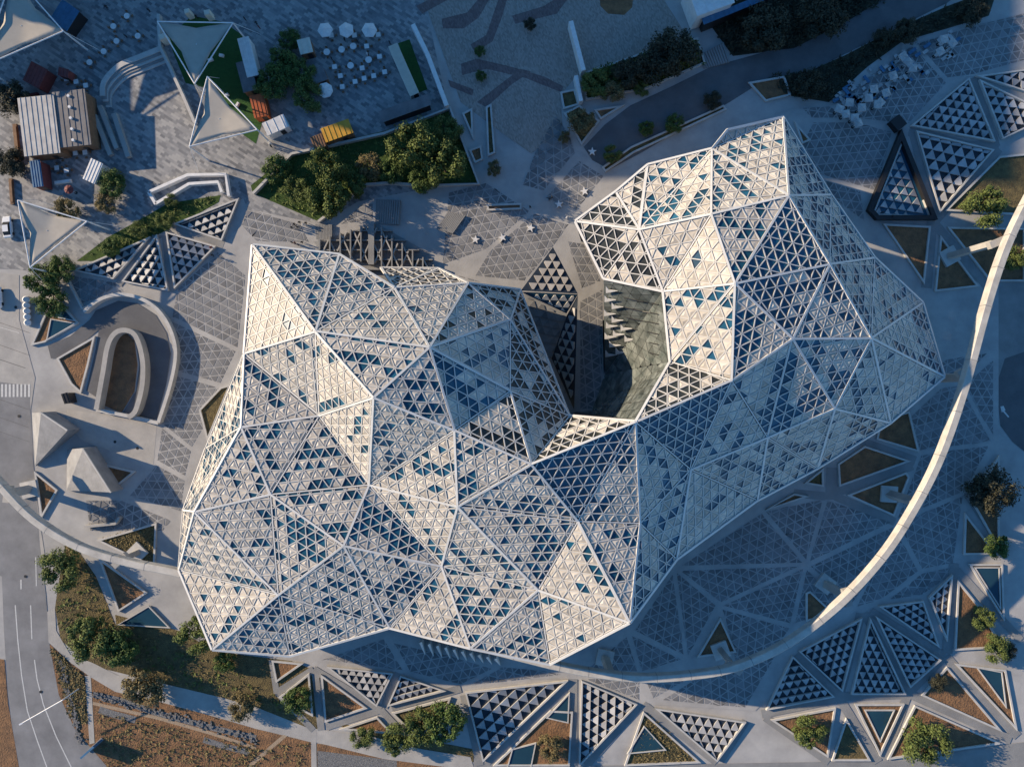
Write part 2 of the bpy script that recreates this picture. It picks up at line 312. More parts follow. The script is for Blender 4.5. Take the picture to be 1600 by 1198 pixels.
# ---------------------------------------------------------------- triangular paving of the plaza
plaza_root = sheet('plaza', [(275, 455), (400, 330), (500, 350), (560, 315), (800, 300), (880, 225), (960, 270), (1240, 170), (1300, 165), (1500, 45), (1680, 20), (1680, 120), (1510, 120), (1360, 330), (1450, 440), (1560, 440), (1560, 700), (1500, 780), (1480, 900), (1340, 950), (1180, 1110), (1020, 1100), (900, 1060), (640, 1060), (500, 1040), (330, 1000), (270, 960), (190, 800), (170, 700), (250, 650), (268, 560)], 4, M['plaza'])
zones = [([(610, 995), (700, 1022), (780, 1040), (720, 1070), (640, 1050)], .1), ([(785, 1040), (850, 1046), (895, 1056), (780, 1066), (728, 1072)], .4), ([(500, 1030), (600, 996), (632, 1048), (540, 1036)], .3), ([(905, 250), (945, 275), (900, 330), (850, 310)], .2), ([(885, 375), (912, 380), (940, 440), (908, 452)], .5), ([(560, 322), (584, 316), (584, 345), (530, 352)], .2),
    ([(276, 452), (340, 392), (385, 430), (372, 545), (268, 495)], .3), ([(268, 500), (370, 548), (345, 600), (275, 580)], .05), ([(275, 585), (345, 605), (330, 650), (300, 700), (252, 662)], .55),
    ([(252, 666), (300, 704), (290, 745), (245, 720)], .1), ([(245, 725), (290, 750), (283, 800), (200, 775)], .5), ([(133, 780), (190, 780), (270, 812), (255, 830), (140, 830)], .2),
    ([(385, 325), (470, 350), (485, 380), (400, 378), (375, 352)], .4), ([(100, 428), (180, 440), (190, 455), (150, 468), (128, 482)], .3),
    ([(700, 300), (760, 285), (830, 330), (760, 390), (690, 415)], .1), ([(764, 392), (833, 333), (890, 350), (866, 384), (820, 440), (740, 432)], .6), ([(835, 238), (875, 165), (890, 210), (905, 232), (850, 300), (815, 290)], .8),
    ([(690, 420), (736, 434), (800, 448), (735, 440), (680, 418)], .1),
    ([(905, 470), (942, 450), (942, 640), (905, 640)], .3),
    ([(1235, 260), (1270, 190), (1330, 190), (1395, 205), (1370, 300)], .05), ([(1300, 160), (1425, 70), (1480, 130), (1420, 195), (1335, 186)], .05), ([(1430, 68), (1520, 40), (1620, 15), (1620, 105), (1520, 118), (1484, 128)], .1),
    ([(1240, 265), (1366, 305), (1352, 345), (1360, 400), (1300, 310)], .45), ([(1250, 168), (1296, 165), (1330, 186), (1268, 186)], .45),
    ([(1060, 885), (1190, 800), (1257, 880)], .2), ([(1194, 798), (1288, 778), (1260, 877)], .2), ([(1292, 779), (1396, 815), (1263, 879)], .6), ([(1264, 884), (1398, 820), (1380, 880), (1330, 945)], .2),
    ([(1260, 887), (1326, 948), (1240, 975)], .5), ([(1256, 886), (1236, 975), (1126, 946)], .1), ([(1060, 890), (1254, 883), (1126, 942)], .35),
    ([(1055, 890), (1120, 945), (1074, 1028)], .3), ([(990, 985), (1052, 893), (1070, 1025)], .7), ([(985, 990), (1068, 1030), (1002, 1050)], .2), ([(915, 1045), (980, 992), (998, 1050)], .5),
    ([(1128, 950), (1236, 980), (1215, 1010), (1150, 1040)], .2), ([(905, 1058), (1000, 1058), (1000, 1095)], .1), ([(1004, 1055), (1100, 1048), (1020, 1092)], .5), ([(1030, 1094), (1104, 1048), (1220, 1012), (1165, 1106)], .3),
    ([(1422, 650), (1470, 605), (1500, 600), (1550, 690), (1436, 705)], .15), ([(1505, 600), (1553, 560), (1553, 685)], .5), ([(1452, 575), (1480, 560), (1545, 550), (1500, 596), (1478, 584)], .2),
    ([(1438, 710), (1548, 694), (1508, 768), (1400, 812)], .25), ([(1402, 818), (1506, 772), (1490, 880), (1440, 890)], .35), ([(1336, 950), (1398, 824), (1436, 892), (1380, 935)], .1), ([(1385, 938), (1440, 894), (1488, 884), (1478, 905), (1440, 930)], .5)]
cells = []
for poly, ang in zones:
    conv = ccw([tuple(P(*p))[:2] for p in poly])
    for r, c, up, q, full in tri_grid(inset(conv, .12), 2.0, ang*2, conv[0]): cells.append((area(q), [tuple(v) for v in inset(q, .115)]))
cells.sort(key=lambda t: -t[0]); rest = MB()
for i, (a, q) in enumerate(cells):
    if a < .12: continue
    mb = MB() if i < 300 else rest
    mb.prism(ccw(q), .05, .09)
    if i < 300: mb.build('paver', M['paver'], plaza_root)
o = rest.build('paver_field', M['paver'], plaza_root); o['kind'] = 'stuff'
# ---------------------------------------------------------------- the faceted building
VT = {}
for l in """A 395 383 19.9;B 530 398 18.8;C 616 450 21.4;D 731 443 17.3;E 797 500 18.0;e1 813 453 10.0;F 493 518 28.9;G 671 543 29.4;I 584 621 32.4;J 499 649 21.1;K 710 672 30.9;L 577 757 21.0;M 423 772 20.0;N 715 791 25.9;O 537 852 20.4;P 690 884 19.6;Q 435 929 16.1;R 609 980 14.5;S 453 1024 11.5;T 332 1014 12.2;U 280 890 10.5;V 304 799 17.9;W 377 667 20.8;Y 382 552 20.4;Z 830 725 30.4;AA 841 921 21.4;BB 903 814 25.8;CC 735 1012 17.6;DD 859 1037 17.5;EE 984 972 25.5;FF 1000 817 24.5;GG 993 659 29.7;HH 890 650 21.0;II 1079 733 22.5;JJ 1183 781 14.2;KK 1057 873 20.0;LL 1143 594 27.4;MM 1199 683 20.8;NN 1304 638 21.3;OO 1238 529 28.1;PP 1361 528 25.1;QQ 1475 588 15.0;RR 1391 660 15.6;SS 1277 731 13.0;TT 1296 413 28.0;UU 1366 403 18.2;VV 1441 473 12.9;WW 1232 306 28.8;XX 1298 305 19.3;YY 1223 183 18.1;a1 1136 203 21.0;a2 1112 233 21.5;a3 1012 258 19.6;b1 962 300 20.4;a4 899 346 20.7;a5 999 359 25.0;a6 1111 335 29.6;a7 943 435 20.5;a8 1036 455 24.5;a9 1148 443 30.9;a10 1047 565 22.4;d1 797 611 25.0;c1 595 419 10.6;c2 685 420 10.6;Yo 360 600 4.0;Wo 322 700 6.0;Vo 287 797 6.0""".split(';'):
    n, x, y, z = l.split(); VT[n] = P(float(x), float(y), float(z))
VT['m1'] = P(850, 560, 1)
# facet, share of blue glass panes
FC = """A F Y .1;A B F .33;B C F .3;C G F .22;C D G .25;D E G .35;F G I .2;G I K .3;F I J .08;F Y J .2;Y W J .25;J W M .3;J M L .3;J I L .12;I K L .16;K L N .12;K N Z .16;M L O .35;L O P .35;L P N .15;N P AA .2;N Z BB .4;N BB AA .33;V W M .14;V M Q .14;M Q O .3;O Q R .33;V Q U .14;U Q T .14;Q T S .35;Q S R .3;O P R .33;P R CC .12;P CC AA .35;CC AA DD .3;AA DD EE .1;BB AA EE .12;BB FF EE .3;BB GG FF .15;BB Z GG 1;Z GG HH .7;GG II FF .33;FF II KK .3;II KK JJ .12;FF KK EE .4;GG LL II 1;LL II MM .15;II MM JJ .15;LL OO MM .25;MM OO NN .22;OO PP NN .33;OO TT PP .28;PP NN RR .15;PP QQ RR .12;TT UU PP .35;UU VV PP .22;VV QQ PP .22;MM NN SS .3;NN RR SS .28;MM SS JJ .3;WW XX TT .5;XX UU TT .5;YY WW XX .45;a1 YY a2 0;a2 YY WW .3;a2 a6 WW .3;a2 a6 a5 .25;a2 a5 a3 .4;b1 a3 a5 .6;a4 b1 a5 .6;a4 a5 a7 .65;a5 a8 a7 .7;a5 a6 a8 .08;a6 a9 a8 .07;a6 WW a9 .33;WW TT a9 1;a9 TT OO .8;a9 OO LL .3;a8 a9 a10 .2;a9 LL a10 .25;a10 LL GG .7;G E d1 .35;G d1 K .28;K d1 Z .4;d1 HH Z .45;E HH d1 .75;E e1 HH .78;D e1 E .7;e1 m1 HH .7;C c1 c2 .8;C c2 D .6;Y Yo Wo .4;Y Wo W .4;W Wo Vo .4;W Vo V .4;V Vo U .3"""
bld = empty('faceted_building', 'large faceted white building with triangular panels and blue glass around a court', 'building', at=P(760, 700, 0))
edges = {}; whites, glasses, opens = [], [], []
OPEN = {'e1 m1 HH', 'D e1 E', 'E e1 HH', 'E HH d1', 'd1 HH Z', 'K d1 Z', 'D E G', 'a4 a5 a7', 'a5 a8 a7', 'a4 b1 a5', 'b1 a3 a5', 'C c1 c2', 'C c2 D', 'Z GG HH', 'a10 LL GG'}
for fi, l in enumerate(FC.split(';')):
    a, b, c, dens = l.split(); dens = float(dens); tri = [VT[a], VT[b], VT[c]]
    nrm = (tri[1]-tri[0]).cross(tri[2]-tri[0]).normalized()
    if nrm.z < 0: tri = [tri[0], tri[2], tri[1]]; nrm = -nrm
    for u, v in ((a, b), (b, c), (c, a)): edges.setdefault(tuple(sorted((u, v))), []).append((nrm, (tri[0]+tri[1]+tri[2])/3))
    k = max(range(3), key=lambda i: (tri[(i+1) % 3]-tri[i]).length)
    o3 = tri[k]; ex = (tri[(k+1) % 3]-o3).normalized(); ey = nrm.cross(ex)
    to2 = lambda p: ((p-o3).dot(ex), (p-o3).dot(ey)); to3 = lambda q, h=0.0: o3+ex*q[0]+ey*q[1]+nrm*h
    conv = ccw([to2(p) for p in tri]); ci = [tuple(p) for p in inset(conv, .22)]
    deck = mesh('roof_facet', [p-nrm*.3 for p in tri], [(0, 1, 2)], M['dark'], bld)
    fr = random.Random(fi*31+5); side = 2.15; org = (fr.uniform(0, 1), fr.uniform(0, 1)); ang = fr.choice([0, 0, R(10), R(-8)])
    lat = MB()
    for p, q in grid_lines(ci, side, ang, org): lat.bar(to3(p), to3(q), .16, .16, nrm)
    if lat.v: lat.build('lattice', M['lattice'], deck)
    run = False; lastrow = None
    for r, cc, up, q, full in tri_grid(ci, side, ang, org):
        if r != lastrow: run = False; lastrow = r
        if dens >= 1: isg = True
        elif dens == 0: isg = False
        else:
            isg = fr.random() < (.5+.5*dens if run else dens*.75); run = isg
        if area(q) < .05: continue
        cx = sum(p[0] for p in q)/len(q); cy = sum(p[1] for p in q)/len(q); qs = shrink(q, .97)
        proj = area(q)*nrm.z
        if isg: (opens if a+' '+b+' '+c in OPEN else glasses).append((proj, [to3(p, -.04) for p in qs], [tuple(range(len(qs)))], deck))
        else:
            n = len(qs); hgt = .2 if full else .07
            glob = [to3(p, -.02) for p in qs]+[to3((cx, cy), hgt)]
            whites.append((proj, glob, [(i, (i+1) % n, n) for i in range(n)], deck))
for lst, nm, m in ((whites, 'panel', M['panel']), (glasses, 'glass_pane', M['glass']), (opens, 'dark_pane', M['open'])):
    lst.sort(key=lambda t: -t[0]); rest = MB()
    for i, (pa, vs, fs, deck) in enumerate(lst):
        if i < 300: mesh(nm, vs, fs, m, deck)
        else: rest.add(vs, fs)
    o = rest.build(nm+'_field', m, bld); o['kind'] = 'stuff'
court = {('a4', 'a7'), ('a7', 'a8'), ('a10', 'a8'), ('GG', 'a10'), ('GG', 'HH'), ('HH', 'e1'), ('e1', 'm1'), ('HH', 'm1')}
for (u, v), adj in edges.items():
    a, b = VT[u], VT[v]; up = sum((n for n, c in adj), Vector()).normalized()
    if len(adj) == 2:
        convex = (adj[1][1]-adj[0][1]).dot(adj[0][0]) < 0
        wd, hh = (.38, .26) if convex else (.22, .18)
    else: wd, hh = .42, .34
    MB().bar(a, b, wd, hh, up, -.06).build('ridge_beam', M['ridge'], bld)
    if len(adj) == 1 and tuple(sorted((u, v))) not in court:
        c = adj[0][1]; pts = []
        for p in (a, b):
            d = Vector((c.x-p.x, c.y-p.y, 0)); d = d.normalized()*min(3.2 if p.z > 7 else .1, d.length*.5) if d.length else d
            pts.append(Vector((p.x+d.x, p.y+d.y, 0)))
        mesh('facade_wall', [a-up*.3, b-up*.3, pts[1], pts[0]], [(0, 1, 2, 3)], M['concrete2'], bld)
# court: sloping curtain wall with curved rails and white fins, seen inside the ring of roofs
q0, q1, q2, q3 = P(943, 500), P(945, 585), P(925, 640), P(900, 645)
cw = [(VT['a7'], VT['a8'], q1), (VT['a7'], q1, q0), (VT['a8'], VT['a10'], q1), (VT['a10'], q2, q1), (VT['a10'], VT['GG'], q2), (VT['GG'], VT['HH'], q3), (VT['GG'], q3, q2)]
cr_ = random.Random(3)
for a, b, c in cw:
    n3 = (b-a).cross(c-a).normalized(); n3 = n3 if n3.z > 0 else -n3; wp = mesh('curtain_wall', [p-n3*.25 for p in (a, b, c)], [(0, 1, 2)], M['dark'], bld)
    ex = (b-a).normalized(); ey = n3.cross(ex); cv = ccw([((p-a).dot(ex), (p-a).dot(ey)) for p in (a, b, c)])
    for r, cc, up, q, full in tri_grid(cv, 2.1, .2, (.3, .4)):
        if area(q) < .15: continue
        q = shrink(q, .95); tl = (cr_.gauss(0, .02), cr_.gauss(0, .02)); cx, cy = (sum(p[k] for p in q)/len(q) for k in (0, 1))
        mesh('court_pane', [a+ex*p[0]+ey*p[1]+n3*((p[0]-cx)*tl[0]+(p[1]-cy)*tl[1]) for p in q], [tuple(range(len(q)))], M['teal'], wp)
def on_plane(px, py, tri, lift=0):
    n = (tri[1]-tri[0]).cross(tri[2]-tri[0]).normalized(); n = n if n.z > 0 else -n
    a, b = P(px, py, 0), P(px, py, 60); d = b-a; t = (tri[0]-a).dot(n)/d.dot(n); return a+d*t+n*lift, n
for x, y in ((957, 452), (955, 466), (966, 477), (954, 488), (966, 498), (957, 507), (980, 511), (968, 520), (986, 528), (955, 524), (993, 542), (962, 537), (972, 548), (956, 552)):
    pts = [on_plane(x+dx, y+dy, cw[0], .35)[0] for dx, dy in ((-9, -7), (-4, -1.5), (9, 0), (-2, 2.5), (-9, 3.5))]; n = on_plane(x, y, cw[0])[1]
    MB().add(pts+[p+n*.12 for p in pts], [(0, 1, 2, 3, 4), (9, 8, 7, 6, 5)]+[(i, (i+1) % 5, 5+(i+1) % 5, 5+i) for i in range(5)]).build('shading_fin', M['ridge'], bld)
for y in (470, 485, 500, 516, 532, 548):
    t_ = cw[2] if y > 500 else cw[0]
    pts = [on_plane(x, y-6+8*((x-985)/50)**2*0+(x-975)*.22, cw[0] if x < 1015 else cw[2], .2)[0] for x in (975, 990, 1005, 1018, 1030)]
    rb = MB()
    for p, q in zip(pts, pts[1:]): rb.bar(p, q, .14, .14, (0, 0, 1))
    rb.build('facade_rail', M['black'], bld)
for i, x in enumerate(range(655, 785, 13)):
    a, b = P(x, 1004+(x-655)*.22, 4), P(x+9, 1023+(x-655)*.14, 0)
    MB().add([a, a+Vector((.5, .2, 0)), b+Vector((.15, 0, 0)), b, Vector((a.x, a.y, 0)), Vector((a.x+.5, a.y+.2, 0))], [(0, 1, 2, 3), (0, 3, 4), (1, 5, 2), (0, 4, 5, 1), (3, 2, 5, 4)]).build('entrance_fin', M['ridge'], bld)
# entrance canopy beside the court
can = empty('entrance_canopy', 'pointed entrance canopy of white blades between the two roofs beside the court', 'canopy', at=P(860, 470))
def tri_tray(root, tri, side, base_m, blade_m, up_white=True, h=.55, inset_d=.35, ang=None, gap=.97):
    """triangle grid on any plane: every other cell is a tilted white blade, the rest stays open"""
    nrm = (tri[1]-tri[0]).cross(tri[2]-tri[0]).normalized(); nrm = nrm if nrm.z > 0 else -nrm
    k = max(range(len(tri)), key=lambda i: (tri[(i+1) % len(tri)]-tri[i]).length)
    o3 = tri[k]; ex = (tri[(k+1) % len(tri)]-o3).normalized(); ey = nrm.cross(ex)
    to3 = lambda q, hh=0.0: o3+ex*q[0]+ey*q[1]+nrm*hh
    conv = ccw([((p-o3).dot(ex), (p-o3).dot(ey)) for p in tri])
    bed = mesh('glass_bed', [p for p in tri], [tuple(range(len(tri)))], base_m, root)
    for r, c, up, q, full in tri_grid([tuple(p) for p in inset(conv, inset_d)], side, ang or 0, conv[0]):
        if bool(up) != up_white or area(q) < .25: continue
        q = shrink(q, gap); n = len(q); lo = min(p[1] for p in q); hi = max(p[1] for p in q)
        top = [to3(p, .15+h*(p[1]-lo)/max(hi-lo, .1)*(1 if up_white else 1)) for p in q]; bot = [to3(p, .04) for p in q]
        mesh('blade', top+bot, [tuple(range(n))]+[(n+i, n+(i+1) % n, (i+1) % n, i) for i in range(n)], blade_m, root)
tri_tray(can, [P(864, 386, 9), P(814, 454, 10), P(903, 459, 10)], 1.75, M['bedm'], M['panel'], up_white=False, h=.4)
tri_tray(can, [P(814, 456, 9.8), P(903, 460, 9.8), P(885, 490, 7)], 1.75, M['glass'], M['canvas'], h=.1)
tri_tray(can, [P(903, 461, 9.8), P(897, 640, 2), P(862, 560, 1), P(886, 492, 7)], 2.0, M['bedm'], M['concrete'], h=.2, ang=.5)
tri_tray(can, [P(818, 458, .2), P(886, 492, .2), P(866, 560, .2), P(852, 560, .2)], 1.9, M['concrete2'], M['paver'], h=.03, gap=.9)
# ---------------------------------------------------------------- sunken skylights with white blades
def skylight(poly, label, side=1.75, up=False, bed=None):
    pts = ccw([P(*p) for p in poly]); r = empty('skylight', label, 'skylight', 'triangular skylights of the plaza', at=P(sum(p[0] for p in poly)/len(poly), sum(p[1] for p in poly)/len(poly)))
    MB().ring(inset(pts, -.12), inset(pts, .2), .03, .75).build('rim', M['kerb'], r)
    inn = [Vector((p[0], p[1], .1)) for p in inset(pts, .2)]
    tri_tray(r, inn, side, bed or M['bedm'], M['blade'], up_white=up, h=.4, inset_d=.12)
for poly, lab, sd in (
    ([(275, 351), (374, 312), (348, 376)], 'wide triangular skylight nearest the white angled stair at upper left', 1.7),
    ([(262, 364), (338, 386), (275, 450)], 'triangular skylight pointing down, right one of the fan above the curved ramp', 1.75),
    ([(247, 369), (264, 454), (194, 440)], 'middle triangular skylight of the fan above the curved ramp', 1.75),
    ([(119, 423), (234, 373), (179, 436)], 'long low triangular skylight, leftmost of the fan above the curved ramp', 1.75),
    ([(514, 1040), (614, 1050), (589, 1100)], 'left one of two small skylights below the lower roof edge', 1.6),
    ([(627, 1054), (695, 1077), (607, 1100)], 'flat pale skylight just left of the large partly sunlit one at the bottom', 1.5),
    ([(728, 1080), (885, 1062), (755, 1186)], 'largest bottom skylight, its upper corner in sunlight', 2.3),
    ([(909, 1062), (994, 1098), (905, 1193)], 'narrow upright skylight with its long side along a straight concrete band', 2.0),
    ([(1025, 1105), (1163, 1126), (1119, 1186)], 'bottom skylight pointing down to the lower path, right of the triangular pool garden', 1.9),
    ([(1237, 1024), (1301, 1086), (1197, 1106)], 'lower left skylight of the fan under the white track', 1.75),
    ([(1248, 1016), (1344, 965), (1314, 1077)], 'skylight of the lower right fan touching the white track', 1.75),
    ([(1358, 966), (1412, 1082), (1329, 1082)], 'upright isosceles skylight in the middle of the lower right fan', 1.75),
    ([(1368, 963), (1467, 1029), (1420, 1071)], 'slanting skylight right of the upright one in the lower right fan', 1.6),
    ([(1373, 946), (1440, 938), (1464, 1008)], 'top skylight of the lower right fan with a nearly level upper side', 1.6),
    ([(1450, 932), (1485, 898), (1477, 997)], 'thin sliver skylight at the right end of the lower right fan', 1.5),
    ([(1423, 198), (1511, 125), (1551, 222)], 'large skylight directly right of the crowded umbrella terrace', 1.9),
    ([(1529, 128), (1600, 162), (1610, 196), (1564, 218)], 'four sided skylight at the right edge beside the large upper one', 1.9),
    ([(1526, 121), (1610, 110), (1610, 148)], 'skylight cut by the right picture edge, topmost of its cluster', 1.9),
    ([(1430, 207), (1549, 236), (1466, 332)], 'skylight pointing down with a sunlit left corner in the upper right cluster', 2.3)):
    skylight(poly, lab, sd, up=False)
skylight([(1407, 223), (1452, 340), (1362, 336)], 'dark framed glassy skylight, leftmost of the upper right cluster', 1.9, True, M['glass'])
r = empty('roof_frame', 'black steel frame around the dark glassy skylight', 'frame', at=P(1405, 300))
o_ = ccw([P(*p) for p in ((1404, 205), (1460, 345), (1366, 345), (1352, 330))]); MB().ring(o_, inset(o_, .9), .05, 1.3).build('frame_ring', M['black'], r); MB().box(P(1398, 196), 2.4, 2.6, 1.6, .7).build('corner_box', M['black'], r)
# ---------------------------------------------------------------- concrete bands between the beds
for pts, wd in (([(1420, 205), (1510, 228), (1560, 232)], 16), ([(1425, 205), (1460, 340)], 13), ([(1520, 122), (1556, 230)], 14), ([(1560, 232), (1460, 345)], 16), ([(1456, 345), (1447, 450)], 17), ([(1460, 350), (1545, 450)], 15), ([(1345, 958), (1310, 1090)], 15), ([(1350, 958), (1418, 1080)], 13), ([(1245, 1020), (1310, 1088)], 13), ([(1360, 955), (1475, 1025)], 14),
               ([(1310, 1088), (1418, 1084)], 13), ([(1310, 1088), (1372, 1190)], 14), ([(1418, 1084), (1380, 1185)], 14), ([(1418, 1084), (1475, 1025)], 14), ([(1425, 1085), (1580, 1155)], 14), ([(1478, 1025), (1590, 1150)], 14), ([(1190, 1115), (1305, 1092)], 13), ([(1195, 1120), (1295, 1190)], 12), ([(1005, 1100), (1120, 1190)], 13), ([(1000, 1100), (915, 1195)], 14), ([(895, 1060), (895, 1195)], 14),
               ([(890, 1065), (760, 1190)], 13), ([(725, 1085), (750, 1195)], 12), ([(612, 1105), (720, 1075)], 12), ([(490, 1045), (595, 1108)], 12), ([(622, 1050), (600, 1105)], 11), ([(492, 1045), (502, 1140)], 11), ([(510, 1135), (595, 1108)], 11), ([(595, 1108), (625, 1140)], 10), ([(425, 1030), (432, 1080), (490, 1140)], 10), ([(490, 1045), (435, 1080)], 11), ([(1165, 1126), (1125, 1188)], 13), ([(1490, 880), (1480, 1020)], 16), ([(1298, 780), (1300, 730)], 18), ([(1298, 770), (1425, 725)], 18), ([(1305, 775), (1398, 815)], 13), ([(1345, 690), (1430, 720)], 15), ([(1240, 770), (1290, 775)], 13),
               ([(1510, 770), (1550, 830)], 13), ([(1495, 890), (1595, 1000)], 12), ([(238, 372), (258, 370), (268, 456)], 10), ([(238, 372), (185, 445)], 11), ([(268, 352), (350, 382)], 13)):
    line(pts, wd, 6, M['concrete2'], 'concrete_band')
# ---------------------------------------------------------------- garden beds with kerbs, pools
def bed(poly, label, m='soil', kz=.45, kw=.38):
    pts = ccw([P(*p) for p in poly]); c = sum(pts, Vector())/len(pts)
    r = empty('garden_bed', label, 'garden bed', 'kerbed garden beds', at=c)
    MB().ring(pts, inset(pts, kw), .02, kz).build('kerb', M['kerb'], r)
    ip = inset(pts, kw*.8); mesh('soil', [(p[0], p[1], .13) for p in ip], [tuple(range(len(ip)))], M[m], r)
for poly, lab, m in (
    ([(1495, 905), (1528, 945), (1560, 1000), (1540, 1012), (1490, 1015)], 'bare bed with two round trees at right above the long pool', 'soil'),
    ([(1438, 1085), (1478, 1040), (1565, 1142)], 'triangular bed with a small dark bush in the lower right fan', 'soil'),
    ([(1428, 1100), (1565, 1160), (1480, 1172), (1385, 1185)], 'bed with the large round tree at the bottom right', 'soil'),
    ([(1203, 1123), (1305, 1104), (1293, 1182)], 'bed with a yellow green tree left of the inverted triangle pool', 'soil'),
    ([(1321, 1120), (1360, 1187), (1298, 1187)], 'narrow upright bed of dry grass at the bottom edge left of the pool', 'scrub'),
    ([(1334, 1098), (1412, 1098), (1374, 1180)], 'inverted triangle bed holding a small pool', 'soil'),
    ([(1490, 1035), (1570, 1045), (1588, 1140)], 'long thin bed at the right edge holding a long pool', 'soil'),
    ([(1512, 880), (1565, 880), (1568, 970)], 'bed at the right edge holding a blue pool under the two bushes', 'soil'),
    ([(1515, 780), (1560, 710), (1560, 860)], 'bed under the dark tree at the right edge', 'soil'),
    ([(1506, 800), (1545, 850), (1555, 865), (1504, 866)], 'lower triangle bed beside the dark tree at the right', 'soil'),
    ([(1375, 655), (1420, 642), (1435, 706), (1368, 686)], 'dark bed tucked under the lower right roof edge beside the plaza', 'soil'),
    ([(1308, 724), (1350, 696), (1422, 720), (1310, 760)], 'large trapezoid bed below the right roof edge', 'soil'),
    ([(1322, 773), (1415, 737), (1420, 745), (1396, 806)], 'bed with the square plinth of a track pillar', 'soil'),
    ([(1195, 796), (1240, 770), (1264, 775)], 'thin bed sliver below the right roof corner', 'soil'),
    ([(1255, 755), (1286, 730), (1286, 760)], 'tiny bed with a shrub under the right roof edge', 'scrub'),
    ([(1378, 350), (1453, 354), (1443, 445)], 'triangular bed right of the building and below the dark skylight', 'soil'),
    ([(1468, 368), (1528, 448), (1459, 456)], 'upright triangular bed beside the walkway right of the building', 'soil'),
    ([(1478, 355), (1600, 357), (1600, 440), (1545, 440)], 'bed crossed by the white track at the upper right', 'soil'),
    ([(1475, 330), (1560, 245), (1610, 240), (1610, 338)], 'bed with the big bright green tree at the right edge', 'scrub'),
    ([(1258, 925), (1265, 922), (1305, 960), (1258, 970)], 'dark bed under the track at the pillar with a bush', 'soil'),
    ([(1125, 963), (1150, 1018), (1088, 1026)], 'small triangular bed around a pillar plinth in the shaded plaza', 'soil'),
    ([(1005, 1110), (1095, 1190), (975, 1195)], 'bed of dry grass around the bottom triangular pool', 'scrub'),
    ([(895, 1110), (890, 1195), (770, 1195), (860, 1108)], 'rusty soil bed below the largest bottom skylight', 'soil'),
    ([(502, 1052), (575, 1105), (508, 1127)], 'triangular bed left of the two small skylights', 'soil'),
    ([(612, 1112), (705, 1088), (690, 1130), (640, 1140)], 'bed with leafy trees under the two small skylights', 'scrub'),
    ([(530, 1138), (590, 1118), (615, 1145)], 'dark low bed next to the lower path with an olive tree', 'soil'),
    ([(436, 1088), (484, 1050), (490, 1118)], 'bed with one round green tree below the lower left roof', 'scrub'),
    ([(425, 1030), (475, 1035), (432, 1065)], 'small bed directly under the lower left roof corner', 'soil'),
    ([(152, 843), (246, 816), (243, 887)], 'tan bed with a square plinth and a leaning pillar at left', 'scrub'),
    ([(155, 870), (232, 925), (186, 955)], 'long triangular bed below the track at left', 'soil'),
    ([(157, 723), (213, 736), (186, 758)], 'small dark triangular bed beside the right concrete wedge', 'soil'),
    ([(90, 560), (150, 525), (140, 570), (128, 615), (112, 600)], 'red soil bed left of the curved ramp', 'soil'),
    ([(55, 735), (92, 765), (66, 810)], 'bare orange bed between the track and the concrete wedge', 'soil'),
    ([(50, 540), (85, 460), (125, 505), (72, 535)], 'reddish bed with two pale blue panes left of the ramp', 'soil'),
    ([(312, 640), (345, 605), (362, 600), (325, 690)], 'scrubby bed against the left side of the building', 'scrub'),
    ([(875, 145), (898, 140), (905, 165), (880, 172)], 'small raised bed at the corner of the white wall', 'scrub'),
    ([(881, 178), (905, 165), (937, 190), (908, 228)], 'ochre bed with a feathery tree at the bend of the service road', 'scrub'),
    ([(928, 172), (976, 165), (938, 188)], 'narrow dark bed beside the bend of the service road', 'soil'),
    ([(1168, 130), (1225, 120), (1235, 150), (1195, 160)], 'small dark bed at the upper edge of the walkway', 'soil'),
    ([(1240, 190), (1266, 220), (1252, 226)], 'small triangular bed at the top corner of the building', 'soil'),
    ([(722, 178), (738, 170), (740, 220)], 'thin timber edged bed right of the raised garden', 'scrub'),
    ([(733, 235), (752, 228), (755, 250), (742, 256)], 'small brown bed right of the raised garden wall', 'soil'),
    ([(759, 168), (768, 163), (774, 240), (762, 245)], 'upright slim bed with shrubs beside the square', 'scrub'),
    ([(760, 320), (815, 318), (815, 328), (762, 330)], 'flat bench shaped bed above the star benches', 'timber'),
    ([(910, 115), (1020, 78), (1090, 60), (1102, 100), (1010, 140), (915, 158)], 'dense shrub bed behind the white wall', 'leaf4'),
    ([(940, 262), (985, 230), (1130, 165), (1135, 172), (990, 240), (945, 270)], 'narrow shrub bed along the service road above the building', 'scrub')):
    bed(poly, lab, m)
def pool(poly, label):
    pts = ccw([P(*p) for p in poly]); r = empty('pool', label, 'pool', at=sum(pts, Vector())/len(pts))
    MB().ring(pts, inset(pts, .22), .1, .5).build('rim', M['kerb'], r); ip = inset(pts, .2); mesh('water', [(p[0], p[1], .34) for p in ip], [tuple(range(len(ip)))], M['water'], r)
for poly, lab in (([(1349, 1107), (1397, 1107), (1374, 1158)], 'inverted triangle pool at the bottom of the lower right fan'), ([(1523, 1040), (1564, 1048), (1571, 1105)], 'long thin blue pool at the right edge'), ([(1520, 885), (1560, 885), (1562, 952)], 'blue triangular pool at the right edge below the dark tree'),
    ([(1006, 1132), (1041, 1170), (979, 1176)], 'triangular pool in dry grass at the bottom'), ([(853, 1120), (890, 1080), (888, 1128)], 'dark pool against the upright bottom skylight'), ([(800, 1168), (838, 1158), (830, 1198), (790, 1205)], 'dark pool cut by the bottom edge beside a bare shrub'),
    ([(88, 466), (122, 503), (82, 495)], 'upper pale blue pool left of the curved ramp'), ([(81, 498), (122, 505), (74, 533)], 'lower pale blue pool left of the curved ramp'), ([(184, 975), (234, 945), (268, 980)], 'blue triangular pool near the left end of the roof')):
    pool(poly, lab)
